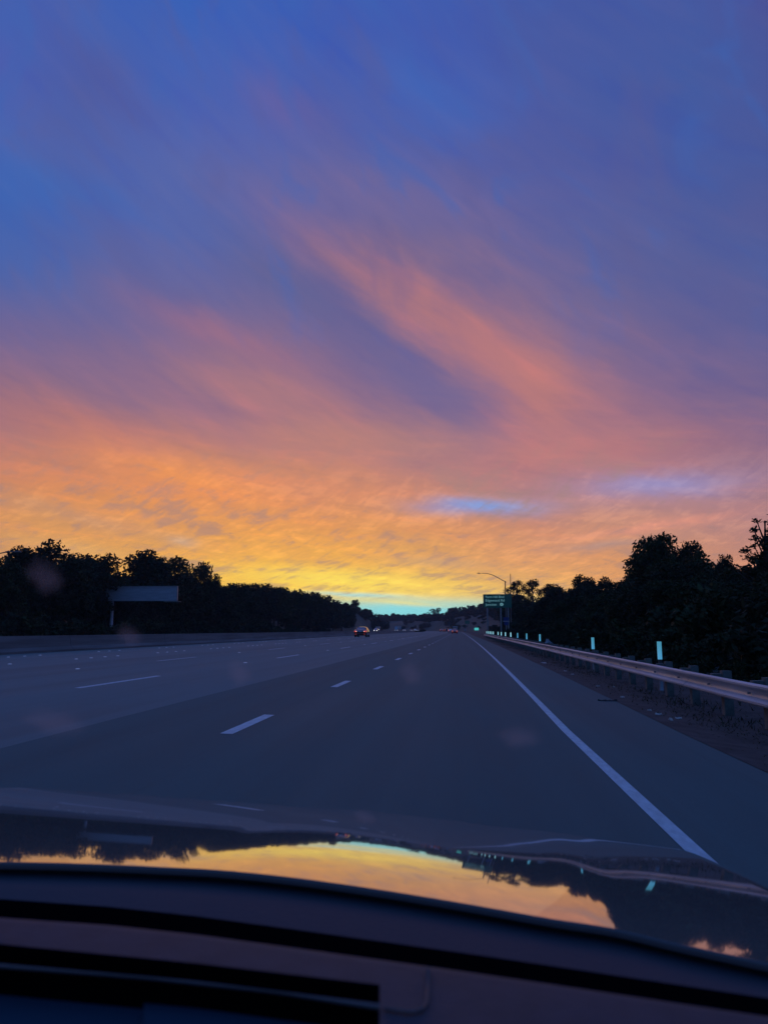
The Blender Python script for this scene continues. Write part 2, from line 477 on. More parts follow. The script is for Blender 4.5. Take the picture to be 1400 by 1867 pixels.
gx = sorted(set([round(-x, 2) for x in graded(0, 900, 70, 2.0)] + [round(x, 2) for x in graded(0, 700, 80, 2.0)] + [2.4, 2.8, 3.2, 3.8, 4.2, 5, 6.2, 7, 8.6, 9]))
gy = [-110, -60, -30] + graded(-12, 1600, 170, 1.8)
gv = [(x + xo(min(y, 760)) * (1 if abs(x) < 60 else max(0, 1 - (abs(x) - 60) / 200)), y, 0) for y in gy for x in gx]
gv = [(x, y, ground(x, y)) for x, y, _ in gv]
nx = len(gx)
gf = [(j * nx + i, j * nx + i + 1, (j + 1) * nx + i + 1, (j + 1) * nx + i) for j in range(len(gy) - 1) for i in range(nx - 1)]
structure(mesh('ground', gv, gf, 'dry_grass', smooth=True), 'dry grassy ground and hillsides either side of the freeway')
YS = [-12, -4, 0, 2, 4, 6, 8, 10, 13, 16, 20, 25, 30, 36, 44, 52, 60, 70, 80, 92, 110, 130, 160, 200, 240, 280, 320, 360, 400, 430, 460, 500, 540, 580, 620, 660, 700, 740]


def strip(name, us, m, dz=0.0, ys=YS, zf=zr):
    v = [(u + xo(y), y, zf(u) + dz) for y in ys for u in us]
    n = len(us)
    f = [(j * n + i, j * n + i + 1, (j + 1) * n + i + 1, (j + 1) * n + i) for j in range(len(ys) - 1) for i in range(n - 1)]
    return mesh(name, v, f, m)


structure(strip('road_asphalt', [-4.4, -2.7, -1.4, 0, 1.33, 2.78], 'asphalt'), 'darker asphalt outer lane and shoulder')
structure(strip('road_concrete', [-20, -16, -12, -10, -7, -5.6, -4.4], 'concrete_pavement'), 'paler concrete inner lanes')
structure(strip('opposite_roadway', [-42, -35, -28, -20.3], 'concrete_pavement', .18, zf=lambda u: 0), 'opposite roadway behind the median barrier')
structure(strip('verge', [2.78, 3.2, 3.7, 4.2, 5.2, 6.2, 7.5, 9.0], 'verge_dirt', .004), 'dirt verge under the guardrail')


def paint(u0, u1, y0, y1, name='lane_dash', m='worn_paint'):
    n = max(1, int((y1 - y0) / 2.0)); ys = [y0 + (y1 - y0) * i / n for i in range(n + 1)]
    o = strip(name, [u0, u1], m, .004, ys=ys)
    return o


# lane dashes and edge line are parts of the marking they belong to
edge = strip('edge_line', [1.268, 1.376], 'worn_paint', .004, ys=[y for y in YS if y <= 430])
tag(edge, 'solid white edge line between the right lane and the shoulder', 'lane line'); edge['kind'] = 'structure'


def dashed(us, w, y0, length, period, ymax, label, extra=None, start=0):
    r = empty('lane_line', (0, 0, 0)); tag(r, label, 'lane line', kind='structure')
    y = y0
    while y < ymax:
        o = paint(us - w / 2, us + w / 2, y, y + length); o.parent = r
        y += period
    return r


dashed(-2.70, .15, 8.9, 2.0, 7.3, 330, 'short white dashes nearest the camera, left of the right lane')
L2 = dashed(-6.84, .12, -1.3, 3.66, 14.63, 300, 'long white dashes of the second line from the shoulder')
L3 = dashed(-10.15, .12, 10.3, 3.66, 14.63, 300, 'long white dashes of the third line from the shoulder')


def dotmesh(n=8, r=.07, h=.02):
    v = [(0, 0, h)] + [(r * .6 * math.cos(2 * math.pi * i / n), r * .6 * math.sin(2 * math.pi * i / n), h * .9) for i in range(n)] + \
        [(r * math.cos(2 * math.pi * i / n), r * math.sin(2 * math.pi * i / n), 0) for i in range(n)]
    f = [(0, 1 + i, 1 + (i + 1) % n) for i in range(n)] + [(1 + i, 1 + n + i, 1 + n + (i + 1) % n, 1 + (i + 1) % n) for i in range(n)]
    return v, f


dv, df = dotmesh()
dot_me = bpy.data.meshes.new('pavement_marker'); dot_me.from_pydata(dv, [], df); dot_me.materials.append(MATS['dot_ceramic'])


def dots(root, us, ylist):
    for y in ylist:
        o = bpy.data.objects.new('pavement_marker', dot_me); link(o, root); o.location = (us + xo(y), y, zr(us) + .003)


dots(L2, -6.84, [9.2 + 14.63 * i for i in range(9)])
dots(L3, -10.15, [5.0 + 14.63 * i for i in range(9)])
L4 = empty('lane_line'); tag(L4, 'clusters of raised white dots marking the fourth lane line', 'lane line', kind='structure')
dots(L4, -13.7, [y0 + k * 1.1 for y0 in [19.0 + 7.3 * i for i in range(13)] for k in range(4 if y0 < 60 else 2)])
L5 = empty('lane_line'); tag(L5, 'raised white dots nearest the median barrier', 'lane line', kind='structure')
dots(L5, -17.3, [y0 + k * 1.1 for y0 in [28.0 + 7.3 * i for i in range(10)] for k in range(3)])

# ------------------------------------------------------------------ median barrier
prof = [(-20.0, .18), (-20.0, .30), (-19.83, .45), (-19.74, .97), (-19.58, .97), (-19.49, .45), (-19.32, .30), (-19.32, .18)]
bar = empty('median_barrier', (0, 0, 0)); tag(bar, 'long low concrete barrier between the two roadways', 'barrier')
yy = [-12 + 6.1 * i for i in range(58)]
for i in range(len(yy) - 1):
    a, b = yy[i], yy[i + 1] - .03
    v = [(u + xo(y), y, z) for y in (a, b) for u, z in prof]; n = len(prof)
    f = [(j, j + 1, n + j + 1, n + j) for j in range(n - 1)] + [tuple(range(n - 1, -1, -1)), tuple(range(n, 2 * n))]
    mesh('barrier_section', v, f, 'barrier_concrete', bar)

# ------------------------------------------------------------------ guardrail
rail = empty('guardrail', (4.3, 0, -.2)); tag(rail, 'galvanised steel guardrail running along the right shoulder', 'guardrail')
rail.location = (0, 0, 0)
W = [(.045, .510), (.018, .505), (0, .485), (0, .455), (.035, .425), (.075, .400), (.082, .365), (.082, .345), (.075, .310), (.035, .285), (0, .255), (0, .225), (.018, .203), (.045, .198)]
npan = 39
for i in range(npan):
    y0 = -3.8 + 3.81 * i; y1 = y0 + 3.81 + .12
    off = .004 * (i % 2)
    v = []
    for y in (y0, y1):
        for u, z in W: v.append((4.18 + xo(y) + u - off, y, z + off - .03))
        for u, z in reversed(W): v.append((4.18 + xo(y) + u + .006 - off, y, z + off * .5 - .03))
    n = 2 * len(W)
    f = [(j, (j + 1) % n, n + (j + 1) % n, n + j) for j in range(n)] + [tuple(range(n - 1, -1, -1)), tuple(range(n, 2 * n))]
    mesh('rail_panel', v, f, 'galvanised', rail, smooth=False)
pm = MB().box((0, 0, -.02), (.15, .15, 1.10)).build('guardrail_post', 'post_wood', rail)
bmk = MB().box((0, 0, 0), (.16, .15, .36), taper=.96).build('blockout', 'post_wood', rail)
ny = 0
for i in range(78):
    y = 2.42 - 1.905 * 3 + 1.905 * i
    p = pm if i == 0 else pm.copy(); b = bmk if i == 0 else bmk.copy()
    if i: COL.objects.link(p); COL.objects.link(b)
    p.location = (4.52 + xo(y), y, .02); b.location = (4.352 + xo(y), y, .325)

for i in range(26):
    y = 2.42 - 1.905 * 3 + 1.905 * i
    MB().tube([(4.245 + xo(y), y, .325), (4.205 + xo(y), y, .325)], .018, 8).build('rail_bolt', 'steel_grey', rail)

# delineators: short posts with a reflective sleeve that emits in place of returned headlight, standing behind the guardrail
def delineator(mname):
    r = empty('delineator_post')
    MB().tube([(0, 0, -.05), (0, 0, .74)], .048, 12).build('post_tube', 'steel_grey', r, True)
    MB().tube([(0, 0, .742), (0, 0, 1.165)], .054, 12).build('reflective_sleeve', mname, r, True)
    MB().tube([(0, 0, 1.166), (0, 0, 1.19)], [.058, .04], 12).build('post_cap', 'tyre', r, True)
    return r


DY = [19.2, 29.0, 48.8, 58.7, 68.1, 77.3, 86.3, 95.0, 102.9, 117.0, 123.4, 130.0, 136.4, 145.0]
names = ['nearest glowing delineator post behind the guardrail, at the right', 'second nearest delineator post behind the guardrail',
         'third delineator post, just left of the pale rock behind the rail']
d_near, d_far = None, None
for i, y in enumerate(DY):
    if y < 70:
        if d_near is None: d_near = delineator('glowing_sheeting'); o = d_near
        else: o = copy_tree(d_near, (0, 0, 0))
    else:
        if d_far is None: d_far = delineator('glowing_sheeting_far'); o = d_far
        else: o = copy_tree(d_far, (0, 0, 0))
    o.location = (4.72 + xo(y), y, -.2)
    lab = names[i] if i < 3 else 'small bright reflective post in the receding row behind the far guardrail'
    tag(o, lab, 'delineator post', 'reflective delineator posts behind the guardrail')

# ------------------------------------------------------------------ signs and lamps
def text(body, size, loc, m, parent, name='lettering', sx=1.0):
    cu = bpy.data.curves.new(name, 'FONT'); cu.body = body; cu.size = size; cu.extrude = .004
    t = bpy.data.objects.new(name, cu); COL.objects.link(t)
    dg = bpy.context.evaluated_depsgraph_get()
    me = bpy.data.meshes.new_from_object(t.evaluated_get(dg))
    COL.objects.unlink(t); bpy.data.objects.remove(t)
    me.materials.clear(); me.materials.append(MATS[m])
    o = bpy.data.objects.new(name, me); link(o, parent)
    o.rotation_euler = (math.pi / 2, 0, 0); o.location = loc; o.scale = (sx, 1, 1)
    return o


def vpanel(name, x0, x1, z0, z1, y, th, m, parent, rad=0.0):
    return MB().box(((x0 + x1) / 2, y + th / 2, (z0 + z1) / 2), (x1 - x0, th, z1 - z0)).build(name, m, parent)


SY = 138.0
k = SY / FPX
a0, a1 = at(880.4, 1083.5, SY), at(932.5, 1108, SY)
gs = empty('highway_sign', (a0.x + 3, SY, ground(a0.x + 3, SY)))
tag(gs, 'large green freeway guide sign naming Farm Hill Blvd and Edgewood Rd', 'sign')
gl = gs.location.copy()


def rel(x0, x1, z0, z1, y): return (x0 - gl.x, x1 - gl.x, z0 - gl.z, z1 - gl.z, y - gl.y)


vpanel('sign_panel', *rel(a0.x, a1.x, a1.z, a0.z, SY), .06, 'sign_green', gs)
for z0, z1, x0, x1 in ((a0.z - .10, a0.z - .05, a0.x + .05, a1.x - .05), (a1.z + .05, a1.z + .10, a0.x + .05, a1.x - .05)):
    vpanel('sign_border', *rel(x0, x1, z0, z1, SY - .012), .01, 'sign_green', gs)
for body, px_, py_, s in (('Farm Hill Blvd', 884.6, 1090.2, .58), ('Edgewood Rd', 884.6, 1096.8, .60), ('Junction', 885.0, 1104.2, .60)):
    q = at(px_, py_, SY)
    text(body, s, (q.x - gl.x, -.03, q.z - gl.z), 'sign_letters', gs)
q = at(914.0, 1101.9, SY)
sh = []
for i in range(20):
    an = 2 * math.pi * i / 20; sh.append((.32 * math.cos(an) * (1 + .06 * math.cos(3 * an + .5)), .27 * math.sin(an)))
v = [(q.x - gl.x + x, -.02, q.z - gl.z + z) for x, z in sh] + [(q.x - gl.x + x, -.04, q.z - gl.z + z) for x, z in sh]
shield = mesh('route_shield', v, [tuple(range(20, 40))] + [(i, (i + 1) % 20, 20 + (i + 1) % 20, 20 + i) for i in range(20)], 'sign_letters', gs)
text('92', .30, (q.x - gl.x - .18, -.055, q.z - gl.z - .11), 'sign_green', gs, 'route_number')
for px_ in (888, 912.6, 926):
    w = at(px_, 1110, SY + .25); gz = ground(w.x, SY) - .3
    MB().box((w.x - gl.x, .22, ((a0.z - .2) + gz) / 2 - gl.z), (.26, .16, a0.z - .2 - gz)).build('sign_post', 'steel_grey', gs)

# street lamp by the big sign
LY = 146.0
b_ = at(922.6, 1140, LY); t_ = at(922.6, 1059.5, LY); tip = at(877, 1045.3, LY)
lamp = empty('street_lamp', (b_.x, LY, ground(b_.x, LY))); tag(lamp, 'tall street lamp with a curved arm rising behind the green sign', 'street lamp')
ll = lamp.location
MB().tube([(0, 0, -.3), (0, 0, t_.z - ll.z)], [.15, .095], 10).build('lamp_pole', 'lamp_housing', lamp, True)
arm = []
for px_, py_ in ((922.6, 1061.5), (914, 1057), (906, 1052.5), (898, 1048.5), (890, 1046), (884, 1045.3), (877, 1045.2)):
    q = at(px_, py_, LY); arm.append((q.x - ll.x, 0, q.z - ll.z))
MB().tube(arm, [.075, .07, .065, .06, .055, .05, .05], 8).build('lamp_arm', 'lamp_housing', lamp, True)
q = at(872.5, 1044.9, LY)
hv = MB()
hv.box((q.x - ll.x, 0, q.z - ll.z), (.72, .32, .12), taper=.6)
hv.box((q.x - ll.x + .1, 0, q.z - ll.z - .085), (.38, .26, .05))
hv.build('lamp_head', 'lamp_housing', lamp)
# plain mast beside it
MY = 150.0
b_ = at(931, 1130, MY); t_ = at(930.2, 1047, MY)
mast = empty('utility_mast', (b_.x, MY, ground(b_.x, MY))); tag(mast, 'thin bare vertical mast just right of the street lamp', 'mast')
MB().tube([(0, 0, -.3), (t_.x - b_.x, 0, t_.z - mast.location.z)], [.12, .06], 8).build('mast_pole', 'lamp_housing', mast, True)
MB().tube([(t_.x - b_.x, 0, t_.z - mast.location.z), (t_.x - b_.x, 0, t_.z - mast.location.z + .35)], .02, 6).build('mast_tip', 'lamp_housing', mast)
# blue service sign lower on the bank
BY = 134.0
c0, c1 = at(917.5, 1125.5, BY), at(927.5, 1139.5, BY)
bs = empty('service_sign', ((c0.x + c1.x) / 2, BY, ground((c0.x + c1.x) / 2, BY))); tag(bs, 'small blue road sign with a white band under the green sign', 'sign')
bl = bs.location
hgt = c0.z - c1.z
vpanel('sign_panel', c0.x - bl.x, c1.x - bl.x, c1.z - bl.z + hgt * .55, c0.z - bl.z, 0, .03, 'sign_blue', bs)
vpanel('sign_plate', c0.x - bl.x - .1, c1.x - bl.x + .1, c1.z - bl.z + hgt * .42, c1.z - bl.z + hgt * .54, 0, .03, 'sign_back', bs)
vpanel('sign_panel', c0.x - bl.x + .1, c1.x - bl.x - .1, c1.z - bl.z, c1.z - bl.z + hgt * .41, 0, .03, 'sign_blue', bs)
MB().box((0, .08, (c0.z - .1 - bl.z) / 2 - .15), (.1, .1, c0.z - bl.z + .2)).build('sign_post', 'steel_grey', bs)


def small_sign(px0, px1, py0, py1, Y, m, label, name='road_sign', posts=1, back=True):
    p0, p1 = at(px0, py0, Y), at(px1, py1, Y); cx = (p0.x + p1.x) / 2
    gz = min(ground(cx, Y), p1.z - .4)
    r = empty(name, (cx, Y, gz)); tag(r, label, 'sign')
    vpanel('sign_panel', p0.x - cx, p1.x - cx, p1.z - gz, p0.z - gz, 0, .05, m, r)
    for s in ((0,) if posts == 1 else (-.3, .3)):
        MB().box(((p1.x - p0.x) * s, .11, (p0.z - gz) / 2 - .2), (.12, .12, p0.z - gz + .3)).build('sign_post', 'steel_grey', r)
    return r


small_sign(847.2, 856.0, 1131.5, 1137.8, 420, 'sign_green', 'distant green sign on the hillside left of the large green sign', posts=2)
MATS['sign_green_far'] = MATS['sign_green']
rs = small_sign(864.5, 872.5, 1144.5, 1149.2, 235, 'retro_glow', 'small bright teal reflective sign low beside the right shoulder')
small_sign(845.6, 849.2, 1147.8, 1150.4, 300, 'sign_back', 'tiny pale sign beyond the red car at the right shoulder')
small_sign(684.8, 692.8, 1142.2, 1147.6, 420, 'sign_back', 'grey sign back above the oncoming headlights', posts=2)
small_sign(720.5, 731.5, 1141.3, 1147.3, 470, 'sign_back', 'grey sign back between oncoming cars, right of the headlights', posts=2)

# cantilevered sign over the opposite roadway, seen from behind
CY = 101.0
c0, c1 = at(195, 1069, CY), at(321.5, 1095.5, CY)
pb, pt = at(199.5, 1162, CY), at(203.8, 1080, CY)
cs = empty('sign_gantry', (pb.x, CY, 0)); tag(cs, 'blank grey back of a wide sign on one slanting post, left', 'sign')
cl = cs.location
vpanel('sign_panel', c0.x - cl.x, c1.x - cl.x, c1.z, c0.z, .05, .22, 'sign_back', cs)
for zz in (c1.z + .02, c0.z - .06):
    vpanel('panel_edge', c0.x - cl.x, c1.x - cl.x, zz - .04, zz + .04, -.03, .07, 'steel_grey', cs)
vpanel('panel_end', c1.x - cl.x + .003, c1.x - cl.x + .13, c1.z, c0.z, .0, .32, 'steel_grey', cs)
for fr in (.2, .4, .6, .8):
    xx = c0.x + (c1.x - c0.x) * fr - cl.x
    vpanel('panel_seam', xx - .02, xx + .02, c1.z + .07, c0.z - .11, .035, .012, 'sign_back', cs)
MB().tube([(0, .45, -.4), (pt.x - pb.x, .45, pt.z)], [.24, .19], 12).build('sign_post', 'sign_back', cs, True)
w0, w1 = at(302, 1096.6, CY), at(331, 1097.6, CY)
MB().box(((w0.x + w1.x) / 2 - cl.x, -.3, w0.z - .05), (w1.x - w0.x, .6, .05)).build('walkway', 'steel_grey', cs)

# street lamp reaching in from the left edge
QY = 70.0
t_ = at(33, 1005.5, QY)
lp2 = empty('street_lamp', (t_.x - 4.6, QY, ground(t_.x - 4.6, QY))); tag(lp2, 'street lamp arm reaching in from the left edge above the trees', 'street lamp')
l2 = lp2.location
pts = [at(x, y, QY) for x, y in ((-60, 1040), (-40, 1026), (-20, 1016), (0, 1009), (15, 1006), (27, 1005.6))]
MB().tube([(pts[0].x - l2.x, 0, -.3), (pts[0].x - l2.x, 0, pts[0].z - l2.z)], [.16, .1], 10).build('lamp_pole', 'lamp_housing', lp2, True)
MB().tube([(p.x - l2.x, 0, p.z - l2.z) for p in pts], .055, 8).build('lamp_arm', 'lamp_housing', lp2, True)
MB().box((t_.x - l2.x, 0, t_.z - l2.z), (.7, .3, .13), taper=.6).build('lamp_head', 'lamp_housing', lp2)


# ------------------------------------------------------------------ cars
def car_body_sections(kind):
    # y (0 = rear bumper), half width low, half width belt, z low, z belt, z top, half width top
    if kind == 'sedan':
        return [(-.02, .70, .72, .34, .78, .80, .62), (.05, .84, .86, .28, .86, .93, .70), (.35, .88, .89, .22, .90, 1.00, .72), (.62, .89, .90, .20, .92, 1.05, .68),
                (1.15, .89, .90, .20, .92, 1.33, .60), (1.6, .89, .90, .20, .91, 1.44, .57), (2.3, .89, .90, .20, .90, 1.46, .57), (2.85, .89, .90, .20, .88, 1.38, .59),
                (3.45, .89, .89, .20, .86, .98, .68), (4.1, .88, .88, .22, .80, .90, .70), (4.5, .84, .84, .26, .70, .78, .66), (4.66, .70, .72, .34, .60, .66, .60)]
    if kind == 'suv':
        return [(-.02, .74, .78, .40, .95, 1.1, .70), (.06, .88, .90, .34, 1.05, 1.45, .68), (.3, .92, .93, .30, 1.08, 1.68, .66), (1.2, .93, .94, .30, 1.08, 1.74, .66),
                (2.4, .93, .94, .30, 1.06, 1.72, .66), (2.9, .93, .94, .30, 1.04, 1.58, .68), (3.5, .93, .93, .30, 1.00, 1.14, .74), (4.2, .92, .92, .32, .94, 1.04, .74), (4.6, .84, .86, .38, .8, .86, .66)]
    return [(-.02, .95, .98, .5, 1.2, 2.5, .9), (.1, .98, 1.0, .45, 1.2, 2.6, .92), (4.2, .98, 1.0, .45, 1.2, 2.6, .92), (4.5, .98, 1.0, .4, 1.2, 2.3, .8), (5.3, .95, .95, .4, 1.1, 1.3, .8), (5.9, .9, .9, .45, .9, 1.0, .75)]


def make_car(kind, paint_name, lit, front=False):
    r = empty('car')
    S = car_body_sections(kind)
    v, n = [], 14
    for (y, wl, wb, zl, zb, zt, wt) in S:
        ring = [(-wl * .8, zl), (-wl, zl + .10), (-wb, (zl + zb) / 2), (-wb * .985, zb), (-(wt + (wb - wt) * .30), zb + (zt - zb) * .66), (-wt, zt - .04), (-wt * .6, zt),
                (wt * .6, zt), (wt, zt - .04), (wt + (wb - wt) * .30, zb + (zt - zb) * .66), (wb * .985, zb), (wb, (zl + zb) / 2), (wl, zl + .10), (wl * .8, zl)]
        v += [(x, y, z) for x, z in ring]
    f = [(i * n + j, i * n + (j + 1) % n, (i + 1) * n + (j + 1) % n, (i + 1) * n + j) for i in range(len(S) - 1) for j in range(n)]
    f += [tuple(range(n)), tuple(range(len(S) * n - 1, (len(S) - 1) * n - 1, -1))]
    mesh('body', v, f, paint_name, r, smooth=True)
    L = S[-1][0]

    def quad(name, pts, m, off):
        c = [Vector(p) for p in pts]; nrm = (c[1] - c[0]).cross(c[3] - c[0]).normalized()
        a = [p + nrm * off for p in c]; b = [p + nrm * (off - .03) for p in c]
        return mesh(name, a + b, [(0, 1, 2, 3), (7, 6, 5, 4), (0, 4, 5, 1), (1, 5, 6, 2), (2, 6, 7, 3), (3, 7, 4, 0)], m, r)
    if kind == 'sedan':
        quad('rear_window', [(-.66, .66, 1.035), (.66, .66, 1.035), (.52, 1.42, 1.40), (-.52, 1.42, 1.40)], 'car_glass', .025)
        quad('windscreen', [(.66, 3.40, 1.00), (-.66, 3.40, 1.00), (-.52, 2.80, 1.385), (.52, 2.80, 1.385)], 'car_glass', .02)
        for s in (-1, 1):
            pts = [(s * .885, .95, .96), (s * .885, 3.2, .94), (s * .65, 2.7, 1.36), (s * .65, 1.45, 1.38)]
            if s < 0: pts = [pts[1], pts[0], pts[3], pts[2]]
            quad('side_window', pts, 'car_glass', .02)
        zt, yt = .80, .02
    elif kind == 'suv':
        quad('rear_window', [(-.7, .03, 1.14), (.7, .03, 1.14), (.62, .20, 1.58), (-.62, .20, 1.58)], 'car_glass', .06)
        for s in (-1, 1):
            pts = [(s * .93, .5, 1.12), (s * .93, 3.2, 1.1), (s * .74, 2.8, 1.55), (s * .74, .6, 1.58)]
            if s < 0: pts = [pts[1], pts[0], pts[3], pts[2]]
            quad('side_window', pts, 'car_glass', .02)
        zt, yt = .98, .0
    else:
        quad('rear_door', [(-.86, -.02, .6), (.86, -.02, .6), (.86, .05, 2.4), (-.86, .05, 2.4)], 'sign_back', .05)
        zt, yt = .9, .0
    if not front:
        for s in (-1, 1):
            MB().box((s * .68, yt - .01, zt), (.34, .10, .15)).build('tail_light', 'tail_lit' if lit else 'tail_lit', r)
            MB().box((s * .56, yt - .07, zt), (.13, .04, .09)).build('light_core', 'tail_hot', r)
        MB().box((0, -.055, zt - .02), (.52, .03, .12)).build('licence_plate', 'plate', r)
        MB().box((0, -.06, .46), (1.5, .12, .14)).build('rear_bumper', paint_name, r)
        for s in (-1, 1): MB().box((s * .62, -.13, .42), (.14, .02, .05)).build('reflector', 'tail_lit', r)  # unlit reflectors, given a glow through the emissive tail-light material
    else:
        for s in (-1, 1):
            MB().box((s * .66, L - .08, .66), (.30, .16, .16)).build('headlight', 'head_lit', r)
    for s in (-1, 1):
        for y in (.85, L - .9):
            MB().tube([(s * .66, y, .32), (s * .90, y, .32)], .32, 16).build('wheel', 'tyre', r, False)
            MB().tube([(s * .90, y, .32), (s * .907, y, .32)], .2, 12).build('rim', 'alloy', r, False)
        MB().box((s * 1.0, L * .63, .99), (.20, .10, .13), taper=.8).build('mirror', paint_name, r)
    return r


mat('paint_dark', (.030, .030, .034), .3, coat=.8)
mat('paint_black_roof', (.12, .11, .115), .25, metal=.6, coat=1)
mat('paint_red', (.45, .035, .03), .3, coat=.8, emis=(.5, .03, .02), es=.0)
mat('paint_white', (.6, .6, .6), .35, coat=.8)
mat('paint_silver', (.3, .3, .32), .35, metal=.5, coat=.8)
main_car = make_car('sedan', 'paint_black_roof', True)
main_car.location = (-14.4 + xo(109), 108.5, .205); main_car.rotation_euler = (0, 0, R(0))
tag(main_car, 'dark sedan with glowing tail lights in the second lane from the barrier', 'car')
q = at(828.6, 1152, 228); redc = make_car('sedan', 'paint_red', True)
redc.location = (q.x, 228, .03); tag(redc, 'red car far ahead in the right lane', 'car')
far_cars = [(805.2, 372, 'sedan', 'paint_dark', False, 'dark car far ahead showing two tail lights, left of the others', -9),
            (813.8, 345, 'suv', 'paint_dark', False, 'dark distant car just right of the far pair of tail lights', -7),
            (820.8, 300, 'sedan', 'paint_white', False, 'pale distant car just left of the red car', -3)]
for px_, Y, kd, pn, fr, lab, _u in far_cars:
    c = make_car(kd, pn, True); q = at(px_, 1151, Y); c.location = (q.x, Y, zr(q.x - xo(Y)) + .01); tag(c, lab, 'car')
q = at(829.8, 1151, 318); tr = make_car('van', 'paint_white', True); tr.location = (q.x, 318, .02); tag(tr, 'pale high van partly hidden behind the red car', 'van')
onc = [(686.3, 352, 'suv', 'paint_silver', 'oncoming car with two bright headlights beyond the barrier', True),
       (690.8, 430, 'van', 'paint_dark', 'oncoming vehicle with one high light behind the headlight pair', True),
       (723.5, 455, 'van', 'paint_silver', 'pale oncoming van under the grey sign back', False),
       (737.5, 520, 'sedan', 'paint_silver', 'pale oncoming car between the van and the far row', False),
       (750.5, 600, 'sedan', 'paint_silver', None, False), (757.0, 605, 'suv', 'paint_white', None, False), (762.5, 612, 'sedan', 'paint_silver', None, False)]
for px_, Y, kd, pn, lab, lit in onc:
    c = make_car(kd, pn, lit, front=True)
    q = at(px_, 1151, Y); c.location = (q.x, Y, .19); c.rotation_euler = (0, 0, math.pi)
    if kd == 'van' and lit:
        for ch in c.children:
            if ch.name.startswith('headlight'): ch.location.z += .45
    if not lit:
        for ch in c.children:
            if ch.name.startswith('headlight'): ch.data.materials[0] = MATS['head_lit_far']
    tag(c, lab or 'pale car in the tiny far row of oncoming traffic', 'van' if kd == 'van' else 'car', None if lab else 'far row of oncoming cars')


# ------------------------------------------------------------------ trees
def leaf_cloud(lobes, n, size, seed, flat=.0, fill=.55):
    "many small bent leaf sprays scattered near the surface of the lobes"
    r = np.random.default_rng(seed)
    L = np.array(lobes, float)                        # x y z radius
    wts = L[:, 3] ** 2; wts /= wts.sum()
    idx = r.choice(len(L), n, p=wts)
    d = r.normal(size=(n, 3)); d /= np.linalg.norm(d, axis=1)[:, None]
    rad = L[idx, 3] * (1 - fill * r.random(n) ** 1.5) * (1 + .22 * np.sin(d[:, 0] * 9 + idx) * np.sin(d[:, 2] * 7 + idx * 2))
    c = L[idx, :3] + d * rad[:, None] * np.array([1, 1, .9])
    a = r.normal(size=(n, 3)); a[:, 2] *= (1 - flat); a /= np.linalg.norm(a, axis=1)[:, None]
    b = np.cross(a, r.normal(size=(n, 3))); b /= np.linalg.norm(b, axis=1)[:, None]
    s = size * (.55 + .9 * r.random(n))[:, None]
    nr = np.cross(a, b)
    p0 = c - a * s; p1 = c + b * s * .45 + nr * s * .15; p2 = c + a * s; p3 = c - b * s * .45 + nr * s * .15
    v = np.stack([p0, p1, p2, p3], 1).reshape(-1, 3)
    return v


def leaf_mesh(name, v, m):
    n = len(v) // 4
    me = bpy.data.meshes.new(name)
    me.vertices.add(len(v)); me.vertices.foreach_set('co', v.astype(np.float32).ravel())
    me.loops.add(n * 4); me.loops.foreach_set('vertex_index', np.arange(n * 4, dtype=np.int32))
    me.polygons.add(n); me.polygons.foreach_set('loop_start', np.arange(0, n * 4, 4, dtype=np.int32))
    me.polygons.foreach_set('loop_total', np.full(n, 4, dtype=np.int32))
    me.materials.append(MATS[m]); me.update(calc_edges=True)
    return me


